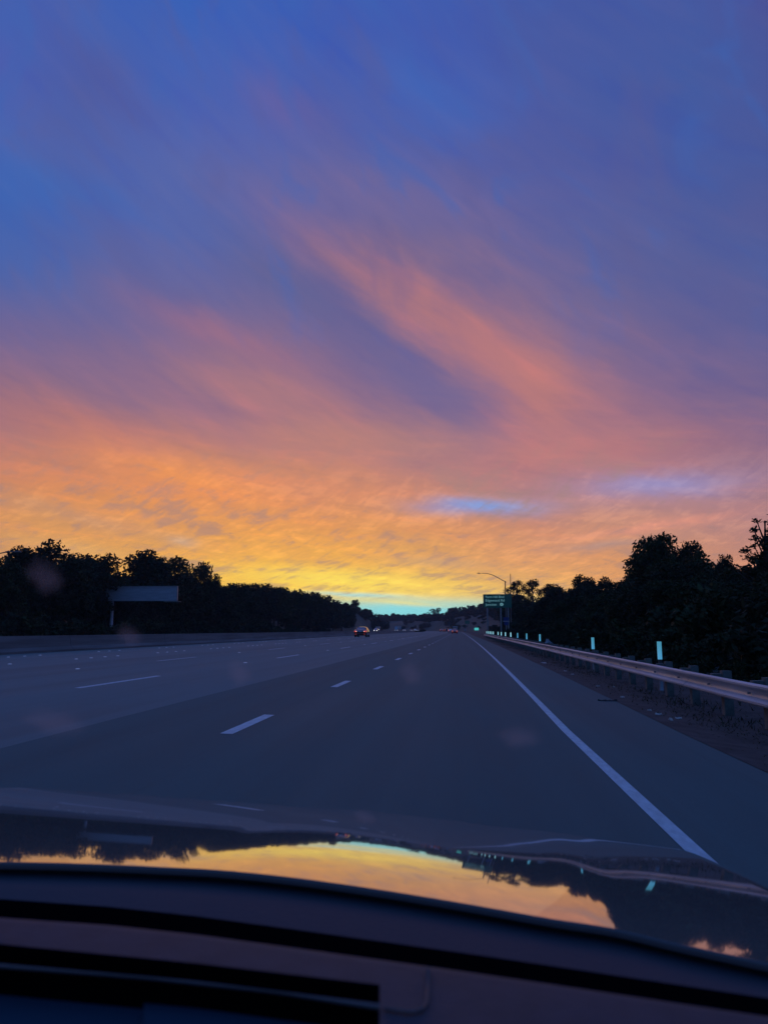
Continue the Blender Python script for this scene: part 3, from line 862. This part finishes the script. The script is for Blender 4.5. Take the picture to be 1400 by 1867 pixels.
def tree_proto(kind, seed, n=6500, size=.022, m='foliage'):
    "returns (crown mesh, trunk mesh), height 1, standing on the origin"
    r = random.Random(seed)
    lobes, tw = [], MB()
    if kind == 'broad':
        for i in range(17):
            an = r.uniform(0, 6.28); h = r.uniform(.22, .86); mr = .34 * math.sin(math.pi * min(1, max(.12, (h - .02) / 1.02))) ** .6
            rr = mr * r.uniform(.3, 1); lobes.append((rr * math.cos(an), rr * math.sin(an), h, r.uniform(.09, .165)))
        lobes += [(r.uniform(-.12, .12), r.uniform(-.1, .1), .86, .12), (0, 0, .55, .25), (0.05, 0, .35, .22), (r.uniform(-.2, .2), 0, .8, .1)]
        th = .5
    elif kind == 'euc':
        for i in range(36):
            h = r.uniform(.28, .95); an = r.uniform(0, 6.28); rr = (.30 - .22 * abs(h - .6) / .35) * r.uniform(.35, 1)
            lobes.append((rr * math.cos(an), rr * math.sin(an), h, r.uniform(.035, .085)))
        th = .9
    elif kind == 'shrub':
        for i in range(14):
            an = r.uniform(0, 6.28); rr = r.uniform(0, .62); h = r.uniform(.12, .78) * (1 - rr * .55)
            lobes.append((rr * math.cos(an), rr * math.sin(an), h, r.uniform(.13, .26)))
        th = .3
    elif kind == 'conifer':
        for i in range(75):
            h = r.uniform(.12, .97); an = r.uniform(0, 6.28); rr = (.05 + .30 * (1 - h)) * r.uniform(.5, 1.1)
            lobes.append((rr * math.cos(an), rr * math.sin(an), h, .026 + .045 * (1 - h)))
        th = .97
    v = leaf_cloud(lobes, n, size, seed, .3, .95 if kind in ('euc', 'conifer') else .55)
    tr_r = .022 if kind != 'shrub' else .02
    tw.tube([(0, 0, -.06), (.01, .005, th * .35), (-.008, .01, th * .7), (.004, 0, th)], [tr_r * 1.3, tr_r, tr_r * .7, tr_r * .25], 8)
    for (x, y, z, rd) in lobes:
        if kind == 'shrub' and z < .3: continue
        z0 = min(th * .95, max(.1, z - .16 - .3 * math.hypot(x, y)))
        tw.tube([(0, 0, z0), (x * .45, y * .45, z0 + (z - z0) * .35), (x, y, z)], [tr_r * .42, tr_r * .26, tr_r * .1], 5, cap=False)
    crown = leaf_mesh('crown', v, m)
    tm = bpy.data.meshes.new('trunk'); tm.from_pydata(tw.v, [], tw.f); tm.materials.append(MATS['bark'])
    return crown, tm


PRO = {'broad': [tree_proto('broad', s) for s in (1, 2, 3, 4, 5)],
       'broadfar': [tree_proto('broad', s, 2600, .032) for s in (11, 12, 13)],
       'euc': [tree_proto('euc', s, 5200, .013) for s in (21, 22)],
       'shrub': [tree_proto('shrub', s, 2600, .055) for s in (31, 32, 33)],
       'shrubdry': [tree_proto('shrub', s, 1800, .055, 'foliage_dry') for s in (36, 37)],
       'conifer': [tree_proto('conifer', s, 6000, .013) for s in (41,)]}
NAMES = {'broad': 'broadleaf_tree', 'broadfar': 'broadleaf_tree', 'euc': 'eucalyptus_tree', 'shrub': 'shrub', 'shrubdry': 'shrub', 'conifer': 'conifer_tree'}
tcount = 0


def plant(kind, X, Y, H, wide, label, group=None, gz=None):
    global tcount
    tcount += 1
    cm, tm = PRO[kind][tcount % len(PRO[kind])]
    gz = ground(X, Y) - .15 if gz is None else gz
    r = empty(NAMES[kind], (X, Y, gz))
    r.scale = (H * wide, H * wide, H); r.rotation_euler = (0, 0, random.uniform(0, 6.28))
    c = bpy.data.objects.new('crown' if 'shrub' not in kind else 'foliage', cm); link(c, r)
    t = bpy.data.objects.new('trunk' if 'shrub' not in kind else 'stems', tm); link(t, r)
    tag(r, label, 'shrub' if 'shrub' in kind else 'tree', group)
    return r


def tree_to(kind, px, py, Y, label, group=None, wide=1.0):
    "a tree whose top was measured at px, py for a tree standing Y metres down the road"
    p = at(px, py, Y); gz = ground(p.x, Y) - .15
    return plant(kind, p.x, Y, max(1.5, (p.z - gz) / .985), wide, label, group)


LSKY = [(-60, 1000), (0, 1012), (28, 1020), (50, 992), (80, 984), (120, 985), (142, 1003), (160, 1010), (185, 1005), (215, 1012), (230, 1030), (250, 1002), (275, 1000), (300, 1012),
        (330, 1012), (350, 1020), (358, 1040), (372, 1022), (395, 1040), (410, 1062), (440, 1062), (480, 1064), (520, 1069), (550, 1073), (575, 1080), (600, 1090), (625, 1100), (645, 1106)]
left_named = [
    (12, 1012, 80, .85, 'dark tree at the left frame edge under the street lamp arm'),
    (58, 992, 87, .9, 'left half of the tallest left crown, dark tree against yellow sky'),
    (105, 983, 92, 1.1, 'tall round dark tree above the brown blur at far left'),
    (165, 1006, 100, .95, 'lower dark tree between the tallest left tree and blank sign'),
    (203, 1006, 106, .9, 'dark tree directly above the left end of the blank sign'),
    (262, 1000, 116, 1.0, 'dark tree rising above the middle of the blank grey sign'),
    (305, 1011, 125, .9, 'dark tree above the right end of the blank grey sign'),
    (338, 1014, 133, .8, 'dark tree just right of the blank sign with sky holes'),
    (373, 1021, 143, .55, 'slim pointed dark tree at the step down of the left skyline'),
    (396, 1044, 152, .55, 'short spiky dark tree where the tall left trees end')]
for px_, py_, Y, wd, lab in left_named: tree_to('broad', px_, py_, Y, lab, None, wd)
GL = 'dark belt of trees beyond the opposite roadway'
LL = 'dark tree in the unbroken belt beyond the median barrier on the left'
px_ = -70
while px_ < 640:
    X = -random.uniform(47, 53); Y = 1384 * -X / (835 - px_)
    sk = interp(px_, LSKY)
    if px_ > 405:
        tree_to('broadfar' if Y > 200 else 'broad', px_, sk + random.uniform(-2, 5), Y, LL, GL, random.uniform(.75, 1.0))
        px_ += random.uniform(7, 12) * max(.55, 170 / Y)
    else:
        tree_to('broad', px_, sk + random.uniform(26, 48), Y + 2, LL, GL, random.uniform(.9, 1.15))
        px_ += random.uniform(20, 30)
# second, farther rank and the low growth in front of it
for i in range(26):
    px_ = -60 + i * 25 + random.uniform(-6, 6); sk = interp(px_, LSKY)
    X = -random.uniform(58, 66); Y = 1384 * -X / (835 - px_)
    tree_to('broadfar', px_, sk + random.uniform(30, 44), Y, LL, GL, 1.1)
for i in range(34):
    px_ = -70 + i * 20 + random.uniform(-4, 4); X = -random.uniform(43.8, 45.5); Y = 1384 * -X / (835 - px_)
    plant('shrub', X, Y, random.uniform(2.2, 3.6) * (1 + Y / 500), 1.2, 'dark shrub in the low growth along the far side of the opposite roadway', 'low growth beyond the opposite roadway')

# left hill beyond: scattered trees along its crest
for px_, py_, Y, kd in ((668, 1109, 470, 'broadfar'), (655, 1108, 460, 'shrub'), (684, 1116, 540, 'shrub'), (694, 1119, 900, 'broadfar'), (705, 1119.5, 910, 'broadfar'), (716, 1117.5, 920, 'broadfar'),
                        (727, 1119.5, 930, 'broadfar'), (738, 1123.5, 940, 'broadfar'), (748, 1125.5, 950, 'broadfar'), (757, 1125, 960, 'shrub')):
    tree_to(kd, px_, py_, Y, 'small lone tree on the crest of the left hill' if px_ == 668 else 'small dark tree on the distant ridge left of the valley gap',
            None if px_ == 668 else 'trees on the distant ridge', 1.3)
for i in range(130):
    t = random.random(); px_ = 640 + 190 * t; Y = random.uniform(430, 780)
    py_ = random.uniform(1128, 1146)
    p = at(px_, py_, Y)
    u = p.x - xo(Y)
    if -46 < u < 8: continue
    plant(random.choice(['shrub', 'broadfar', 'shrubdry']), p.x, Y, random.uniform(4, 8), 1.2, 'dark bush dotted over the distant grassy hillside', 'bushes on the distant hillside')
# centre-right clump closing the road
for px_, py_, Y, kd, wd in ((763, 1120, 800, 'broadfar', .9), (770, 1119, 790, 'broadfar', 1.0), (778, 1122, 770, 'broadfar', 1.0), (789, 1108.5, 740, 'euc', 1.5), (799, 1108, 745, 'euc', 1.4), (784, 1119, 740, 'broadfar', 1.1),
                            (795, 1118, 740, 'broadfar', 1.2), (806, 1117, 720, 'broadfar', 1.1), (813, 1120, 710, 'broadfar', 1.0), (820, 1108.5, 680, 'broadfar', 1.3), (828, 1106, 675, 'broadfar', 1.3), (838, 1105, 670, 'broadfar', 1.4),
                            (847, 1106.5, 665, 'broadfar', 1.2), (856, 1103, 650, 'broadfar', 1.3), (864, 1102, 640, 'broadfar', 1.2), (876, 1100, 620, 'broadfar', 1.4), (884, 1098, 610, 'broadfar', 1.4), (893, 1097, 560, 'broadfar', 1.5),
                            (903, 1096, 520, 'broadfar', 1.5), (914, 1093, 480, 'broadfar', 1.5), (922, 1090, 420, 'broadfar', 1.4), (930, 1084, 380, 'broadfar', 1.4), (938, 1080, 330, 'broadfar', 1.2)):
    tree_to(kd, px_, py_, Y, 'dark tree in the clump on the hillside above the far end of the road' if kd != 'euc' else 'wispy tall tree standing above the clump at the road end',
            'trees on the hillside at the road end' if kd != 'euc' else 'wispy trees at the road end', wd)
for i in range(95):
    px_ = 684 + i * 2.85 + random.uniform(-1.5, 1.5)
    Y = interp(px_, [(684, 900), (757, 940), (770, 790), (800, 735), (830, 680), (870, 630), (895, 560), (922, 430), (955, 330)]) + random.uniform(-15, 15)
    X = (px_ - 835) / 1384 * Y
    plant('shrub', X, Y, random.uniform(5.5, 9.5) * Y / 800, 1.3, 'dark bush in the thicket along the far hill crest under the trees', 'thicket along the far hill crests')
for i in range(60):
    Y = random.uniform(165, 600); u = random.uniform(9, 46); X = u + xo(Y)
    if 835 + 1384 * X / Y > 940: continue
    plant(random.choice(['shrub', 'shrubdry', 'shrub']), X, Y, random.uniform(.8, 2.2) * (1 + Y / 500), 1.3, 'low bush on the cut slope beside the far guardrail end', 'bushes on the right cut slope')

# right-hand trees
tree_to('euc', 942, 1053, 175, 'wispy pointed tree directly right of the thin mast', None, 1.0)
tree_to('euc', 970, 1056, 165, 'round-topped airy tree right of the wispy pointed one', None, 1.1)
RSKY = [(925, 1085), (945, 1075), (985, 1073), (1000, 1064), (1020, 1063), (1040, 1057), (1056, 1049), (1078, 1051), (1100, 1052), (1120, 1060), (1140, 1058), (1150, 1040), (1160, 1010), (1180, 992), (1203, 978), (1225, 984), (1242, 994),
        (1262, 1003), (1290, 1008), (1300, 1024), (1320, 1020), (1335, 1032), (1360, 1022), (1400, 1018), (1480, 1000)]
for px_, py_, Y, wd, lab in (
        (1012, 1062, 122, 1.0, 'dark bushy tree first in line right of the airy trees'), (1055, 1045, 104, .9, 'small dark tree with ragged top midway to the tall right tree'),
        (1090, 1049, 96, 1.0, 'dark tree with lacy top just left of the dip in the right skyline'), (1205, 969, 64, .75, 'tallest dark round tree on the right'),
        (1172, 1010, 66, .6, 'leaning left shoulder of the tallest right tree, ragged and dark'), (1240, 985, 60, .7, 'dark tree leaning against the right side of the tallest tree'),
        (1275, 1001, 56, .75, 'lower round dark tree right of the tallest tree'), (1318, 1008, 50, .45, 'thin see-through tree between the round tree and right edge'),
        (1352, 1026, 47, .7, 'low dark tree just before the blurred conifer at right edge')):
    tree_to('broad', px_, py_, Y, lab, None, wd)
tree_to('conifer', 1392, 946, 40, 'ragged conifer cut by the right frame edge', None, 1.3)
tree_to('conifer', 1425, 930, 41, 'second ragged conifer mostly outside the right frame edge', None, 1.3)
GRR = 'dark trees on the bank behind the guardrail'
px_ = 930
while px_ < 1480:
    sk = interp(px_, RSKY); X = random.uniform(15, 19); Y = max(30, 1384 * X / (px_ - 835)); Y = min(Y, 190)
    tree_to('broad', px_, sk + random.uniform(10, 26), Y, 'dark tree in the solid mass on the bank behind the guardrail', GRR, random.uniform(.85, 1.1))
    px_ += random.uniform(9, 15) * (1 if px_ < 1100 else 1.8)
for px_ in range(925, 1500, 17):
    sk = interp(px_, RSKY); X = random.uniform(21, 26); Y = min(210, 1384 * X / (px_ - 835))
    tree_to('broad', px_, sk + random.uniform(22, 40), Y, 'dark tree in the solid mass on the bank behind the guardrail', GRR, 1.2)
for px_ in range(930, 1500, 11):
    sk = interp(px_, RSKY); X = random.uniform(10.5, 13); Y = min(170, 1384 * X / (px_ - 835))
    tree_to('broad', px_, 1148 - (1148 - sk) * random.uniform(.55, .75), Y, 'dark tree in the solid mass on the bank behind the guardrail', GRR, 1.2)
y = 5.0
while y < 165:
    for X0, h0 in ((6.6, 1.1), (8.2, 1.9), (9.8, 2.6)):
        plant('shrub', X0 + xo(y) + random.uniform(-.5, .5), y + random.uniform(-.8, .8), h0 * random.uniform(.75, 1.25), .95, 'dark shrub in the thicket right behind the guardrail', 'thicket of shrubs behind the guardrail')
    y += 2.0 + y * .022
# dark bush at the end of the median
p = at(766, 1151.5, 360)
plant('shrub', p.x, 360, 1.6, 3.0, 'low dark bush in the median at the far end of the barrier', None, gz=0)

# ------------------------------------------------------------------ small things on the verge
def lump(name, loc, d, m, seed):
    r = random.Random(seed); bm = bmesh.new(); bmesh.ops.create_icosphere(bm, subdivisions=2, radius=.5)
    for v_ in bm.verts: v_.co = Vector((v_.co.x * d[0], v_.co.y * d[1], v_.co.z * d[2])) * (1 + r.uniform(-.18, .18))
    me = bpy.data.meshes.new(name); bm.to_mesh(me); bm.free(); me.materials.append(MATS[m])
    o = link(bpy.data.objects.new(name, me)); o.location = loc; return o


p = at(999, 1165, 43); tag(lump('boulder', (p.x, 43, .25), (.45, .5, 1.0), 'rock', 3), 'pale upright rock behind the guardrail near the third post', 'rock')
p = at(1008, 1170, 42.5); tag(lump('boulder', (p.x, 42.5, .18), (.55, .5, .6), 'rock', 4), 'small pale rock right of the upright one behind the guardrail', 'rock')


def shred(name, cx, cy, L, wdt, m, seed, zoff=.0, ang=0.0):
    r = random.Random(seed); n = 9; v = []
    for i in range(n):
        t = i / (n - 1) - .5
        w = wdt * (.35 + .65 * math.cos(t * 2.6)) * r.uniform(.7, 1.2); h = .012 + .02 * r.random()
        a_ = math.cos(ang); b_ = math.sin(ang)
        for s_, hh in ((-1, 0), (-.3, h), (.4, h * .8), (1, 0)):
            lx, ly = t * L, s_ * w / 2 + .03 * math.sin(t * 6)
            v.append((cx + lx * a_ - ly * b_, cy + lx * b_ + ly * a_, zr(cx - xo(cy)) + hh + .004))
    f = [(i * 4 + j, i * 4 + j + 1, (i + 1) * 4 + j + 1, (i + 1) * 4 + j) for i in range(n - 1) for j in range(3)]
    return mesh(name, v, f, m)


p = on_height(1107, 1276.5, -.02); tag(shred('tyre_shred', p.x, p.y, .34, .16, 'rubber_strip', 1), 'thin black shred of tyre lying on the right shoulder', 'tyre shred')
p = on_height(980, 1206, -.03); tag(shred('rubbish', p.x, p.y, .45, .5, 'verge_dirt', 2, ang=.2), 'flattened brown rubbish on the shoulder edge beside the guardrail', 'rubbish')
p = on_height(990, 1206.5, -.03); tag(shred('rubbish', p.x, p.y, .22, .4, 'litter', 5, ang=.4), 'pale crumpled rubbish at the shoulder edge beside the guardrail', 'rubbish')
for i, (x_, y_, s_) in enumerate(((1134, 1270, .055), (1183, 1294.5, .05), (1200, 1302, .06), (1236, 1306, .06), (1222, 1312, .05), (1090, 1250, .04), (1043, 1228, .06), (1118, 1247, .04), (1030, 1222, .07))):
    p = on_height(x_, y_, -.06)
    tag(shred('litter_scrap', p.x, p.y, s_ * 1.6, s_, 'litter', 20 + i, ang=i), 'tiny pale scrap of litter along the shoulder edge', 'litter', 'litter scraps along the shoulder edge')

# weeds and dead stalks along the verge, uncountable
wr = random.Random(9); wv, wf = [], []
for i in range(9000):
    y_ = 5 + 95 * wr.random() ** 1.5
    u_ = wr.gauss(3.95, .42) if wr.random() < .75 else wr.uniform(4.4, 6.5)
    if u_ < 2.95: continue
    h_ = wr.uniform(.02, .09) * (1.6 if u_ > 4.1 else 1) * (.4 + .6 * abs(math.sin(y_ * .9) * math.sin(y_ * .23 + 1)))
    a_ = wr.uniform(0, 6.28); w_ = .006 + .01 * wr.random(); lx, ly = wr.gauss(0, .05), wr.gauss(0, .05)
    x_ = u_ + xo(y_); z_ = zr(u_) - .005; o_ = len(wv)
    wv += [(x_ - w_ * math.cos(a_), y_ - w_ * math.sin(a_), z_), (x_ + w_ * math.cos(a_), y_ + w_ * math.sin(a_), z_), (x_ + lx, y_ + ly, z_ + h_)]
    wf.append((o_, o_ + 1, o_ + 2))
tag(mesh('weeds', wv, wf, 'foliage_dry'), 'low dry weeds along the dirt verge under the guardrail', 'weeds', kind='stuff')

# ------------------------------------------------------------------ own car: bonnet, cowl, dashboard
mat('bonnet_paint', (.43, .375, .345), .035, metal=.64, coat=.3)
mat('cowl_plastic', (.016, .022, .032), .5, bump=.1, bscale=200)
mat('dash_vinyl', (.046, .044, .062), .65, var=.15, vscale=30, bump=.4, bscale=350)
mat('dash_lower', (.018, .042, .075), .6)
mat('black_gap', (.002, .002, .003), .9, spec=0)
mat('dash_trim', (.11, .085, .085), .6)
own = empty('own_car', (-.45, 1.0, 0)); tag(own, 'car the view is taken from, its glossy bonnet and dark dashboard in the foreground', 'car')
own.location = (0, 0, 0)
XC = -.45
HP = [(0.62, 0.3193), (0.7, 0.3248), (0.78, 0.3304), (0.86, 0.3361), (0.94, 0.3422), (1.02, 0.3486), (1.1, 0.3553), (1.17, 0.3615), (1.24, 0.3683), (1.31, 0.3755), (1.38, 0.3831), (1.45, 0.3911), (1.52, 0.3995), (1.59, 0.4083), (1.66, 0.4176), (1.73, 0.4272), (1.8, 0.4372), (1.87, 0.4476), (1.94, 0.4582), (2.01, 0.4691), (2.08, 0.4803), (2.15, 0.4919), (2.22, 0.504), (2.29, 0.5164), (2.36, 0.5292), (2.43, 0.5456), (2.5, 0.567), (2.57, 0.5937), (2.64, 0.6259), (2.71, 0.6641)]


def cubic(x, pts):
    xs = [p[0] for p in pts]; ys_ = [p[1] for p in pts]
    i = max(0, min(len(xs) - 2, sum(1 for q_ in xs if q_ <= x) - 1))
    def sl(j):
        a_, b_ = max(0, j - 1), min(len(xs) - 1, j + 1); return (ys_[b_] - ys_[a_]) / (xs[b_] - xs[a_])
    h = xs[i + 1] - xs[i]; t = (x - xs[i]) / h
    return ((2 * t ** 3 - 3 * t ** 2 + 1) * ys_[i] + (t ** 3 - 2 * t ** 2 + t) * h * sl(i) + (-2 * t ** 3 + 3 * t ** 2) * ys_[i + 1] + (t ** 3 - t ** 2) * h * sl(i + 1))


def hood_rear(X):
    t = X - XC; return 1.215 - .13 * t * t if t > 0 else 1.215 - .25 * t * t


def hood_z(X, d):
    t = X - XC
    if t > 0: d = d + .12 * t * t * max(0, 1 - (d - 1) / 1.3)
    if t < 0: d = d + .24 * t
    z = EYE.z - cubic(min(d, 2.7), HP)
    z -= (.105 if t > 0 else .012) * (math.sqrt(t * t + .05) - .2236)
    z -= .09 * sstep(abs(t), 1.08, 1.22)
    z += .0035 * math.exp(-((t - .66 - .05 * (d - 1.2)) / .06) ** 2)      # soft character crease
    return z


hv, hf = [], []
NX, NV = 120, 90
for j in range(NV + 1):
    for i in range(NX + 1):
        X = XC - 1.05 + 2.3 * i / NX
        d0 = hood_rear(X); d = d0 + (2.62 - d0) * (j / NV)
        hv.append((X, d, hood_z(X, d)))
for j in range(NV):
    for i in range(NX): hf.append((j * (NX + 1) + i, j * (NX + 1) + i + 1, (j + 1) * (NX + 1) + i + 1, (j + 1) * (NX + 1) + i))
mesh('bonnet', hv, hf, 'bonnet_paint', own, smooth=True)
# rolled rear lip of the bonnet, then the cowl under it
lip = MB(); ring = []
for i in range(NX + 1):
    X = XC - 1.05 + 2.3 * i / NX; d = hood_rear(X); z = hood_z(X, d)
    ring += [(X, d, z), (X, d - .003, z - .001), (X, d - .005, z - .004), (X, d - .004, z - .010)]
mesh('bonnet_edge', ring, [(i * 4 + j, (i + 1) * 4 + j, (i + 1) * 4 + j + 1, i * 4 + j + 1) for i in range(NX) for j in range(3)], 'dash_trim', own, True)
ck = [(-160, 1650), (0, 1661), (350, 1690), (700, 1738), (1000, 1776), (1200, 1801), (1400, 1832), (1560, 1860)]


def curve(pts, x): return interp(x, pts)


XS = list(range(-160, 1601, 40))
DZ = .955
DASH_FAR = [(-160, 1662), (0, 1673), (200, 1687), (350, 1703), (520, 1726), (700, 1751), (850, 1772), (1000, 1794), (1200, 1824), (1400, 1854), (1600, 1888)]
VENT_T = [(-160, 1705), (0, 1721), (350, 1755), (700, 1796), (900, 1826), (1400, 1905), (1600, 1940)]
VENT_B = [(-160, 1743), (0, 1757), (350, 1788), (700, 1831), (900, 1862), (1400, 1940), (1600, 1975)]
BEV = [(-160, 1750), (0, 1762), (260, 1782), (500, 1808), (700, 1840), (790, 1853), (900, 1872), (1400, 1960), (1600, 1995)]


def wpt(px_, py_, z): return on_height(px_, py_, z)


def sheet(name, rows, m, parent=own, xs=XS, smooth=True):
    "rows: (curve, height) far to near"
    v = []
    for c_, z_ in rows:
        for x_ in xs: v.append(tuple(wpt(x_, curve(c_, x_), z_)))
    n = len(xs)
    f = [(j * n + i, (j + 1) * n + i, (j + 1) * n + i + 1, j * n + i + 1) for j in range(len(rows) - 1) for i in range(n - 1)]
    return mesh(name, v, f, m, parent, smooth)


# cowl: from under the bonnet to the dark slot in front of the dash
cv = []
for i in range(61):
    X = XC - 1.05 + 2.3 * i / 60; d = hood_rear(X) + .03; z = hood_z(X, d)
    dn = .86 - .26 * max(0, X - XC) ** 2 - .1 * (X - XC)
    cv += [(X, d, z - .016), (X, d - .10, z - .014), (X, (d + dn) / 2 - .02, z - .045), (X, dn + .02, z - .05), (X, dn - .06, z - .16)]
mesh('cowl', cv, [(i * 5 + j, i * 5 + j + 1, (i + 1) * 5 + j + 1, (i + 1) * 5 + j) for i in range(60) for j in range(4)], 'cowl_plastic', own, True)
def shift(c_, k_): return [(a_, b_ + k_) for a_, b_ in c_]


sheet('windscreen_seal', [(shift(DASH_FAR, -34), DZ - .03), (shift(DASH_FAR, -6), DZ - .015), (shift(DASH_FAR, 2), DZ - .012)], 'black_gap')
XL = [x for x in XS if x <= 680] + [692]
XR = [692] + [x for x in XS if x > 700]
sheet('dash_top', [(DASH_FAR, DZ - .012), (shift(DASH_FAR, 3), DZ - .003), (shift(DASH_FAR, 8), DZ), (VENT_T, DZ)], 'dash_vinyl')
vv = []
for x_ in XL:
    tpr = 1 if x_ < 600 else max(.25, 1 - (x_ - 600) / 120)
    p0 = wpt(x_, curve(VENT_T, x_), DZ); p1 = wpt(x_, curve(VENT_B, x_), DZ)
    vv += [p0, p0 - Vector((0, 0, .05)), p1 - Vector((0, 0, .05)), p1 - Vector((0, 0, .001))]
mesh('defroster_vent', vv, [(i * 4 + j, i * 4 + j + 1, (i + 1) * 4 + j + 1, (i + 1) * 4 + j) for i in range(len(XL) - 1) for j in range(3)]
     + [tuple(range(len(vv) - 4, len(vv)))], 'black_gap', own)
sheet('dash_panel', [(VENT_T, DZ), (VENT_B, DZ), (BEV, DZ), (shift(BEV, 60), DZ), (shift(BEV, 140), DZ - .01)], 'dash_vinyl', xs=XR)
sheet('dash_edge', [(VENT_B, DZ + .002), (shift(BEV, 0), DZ + .002), (shift(BEV, 4), DZ - .002), (shift(BEV, 5), DZ - .02)], 'dash_trim', xs=XL)
sp = [wpt(x_, y_, DZ + .002) for x_, y_ in ((780, 1768), (780, 1800), (778, 1826), (770, 1840), (752, 1846), (728, 1843), (700, 1838))]
MB().tube(sp, .0016, 6).build('panel_seam', 'dash_trim', own, True)
LB = [x for x in XS if x <= 240] + [262]
LC = [262] + [x for x in XS if 262 < x <= 760] + [790]
for xs_, zz in ((LB, DZ - .022), (LC, DZ - .018)):
    sheet('lower_panel', [(shift(BEV, 5), zz), (shift(BEV, 60), zz - .004), (shift(BEV, 200), zz - .03)], 'dash_lower', xs=xs_)

# dried splashes on the windscreen, close to the eye and far out of focus
sm = bpy.data.materials.new('dried_splash'); sm.use_nodes = True
k = G(sm.node_tree); sm.node_tree.nodes.clear()
oc = k.n('ShaderNodeTexCoord').outputs['Object']
rr = k.v('LENGTH', k.v('MULTIPLY', oc, (1, 1, 0)))
nz = k.noise(oc, 90, 3, .6)[0]
al = k.m('MULTIPLY', k.rng(k.m('ADD', k.m('DIVIDE', rr, .016), k.m('MULTIPLY', k.m('SUBTRACT', nz, .5), .9)), .15, .95, 1, 0), .16)
tl = k.n('ShaderNodeBsdfTranslucent'); tl.inputs[0].default_value = (.85, .68, .6, 1)
tp = k.n('ShaderNodeBsdfTransparent')
mx = k.n('ShaderNodeMixShader'); k.put(mx.inputs[0], al); k.put(mx.inputs[1], tp.outputs[0]); k.put(mx.inputs[2], tl.outputs[0])
k.put(k.n('ShaderNodeOutputMaterial').inputs[0], mx.outputs[0])
MATS['dried_splash'] = sm
for i, (x_, y_, sx, sy, rot) in enumerate(((82, 1052, 1.5, 1.3, 0), (98, 1318, 2.9, 1.1, -.2), (945, 1345, 1.7, .95, 0), (436, 1228, 1.0, 1.1, 0), (665, 1490, 1.0, .7, -.3), (236, 1160, 1.0, .9, 0), (748, 1228, 1.0, 1.0, 0))):
    d = ray(x_, y_).normalized(); loc = EYE + d * .62
    n = 24; v = [(0, 0, .0006)] + [(.016 * math.cos(6.2832 * j / n) * (1 + .1 * math.sin(3 * j)), .016 * math.sin(6.2832 * j / n), 0) for j in range(n)]
    o = mesh('splash_mark', v, [(0, 1 + j, 1 + (j + 1) % n) for j in range(n)], 'dried_splash', own, True)
    o.rotation_euler = (R(-58), 0, rot)
    o.location = loc; o.scale = (sx * .8, sy * .95, 1)
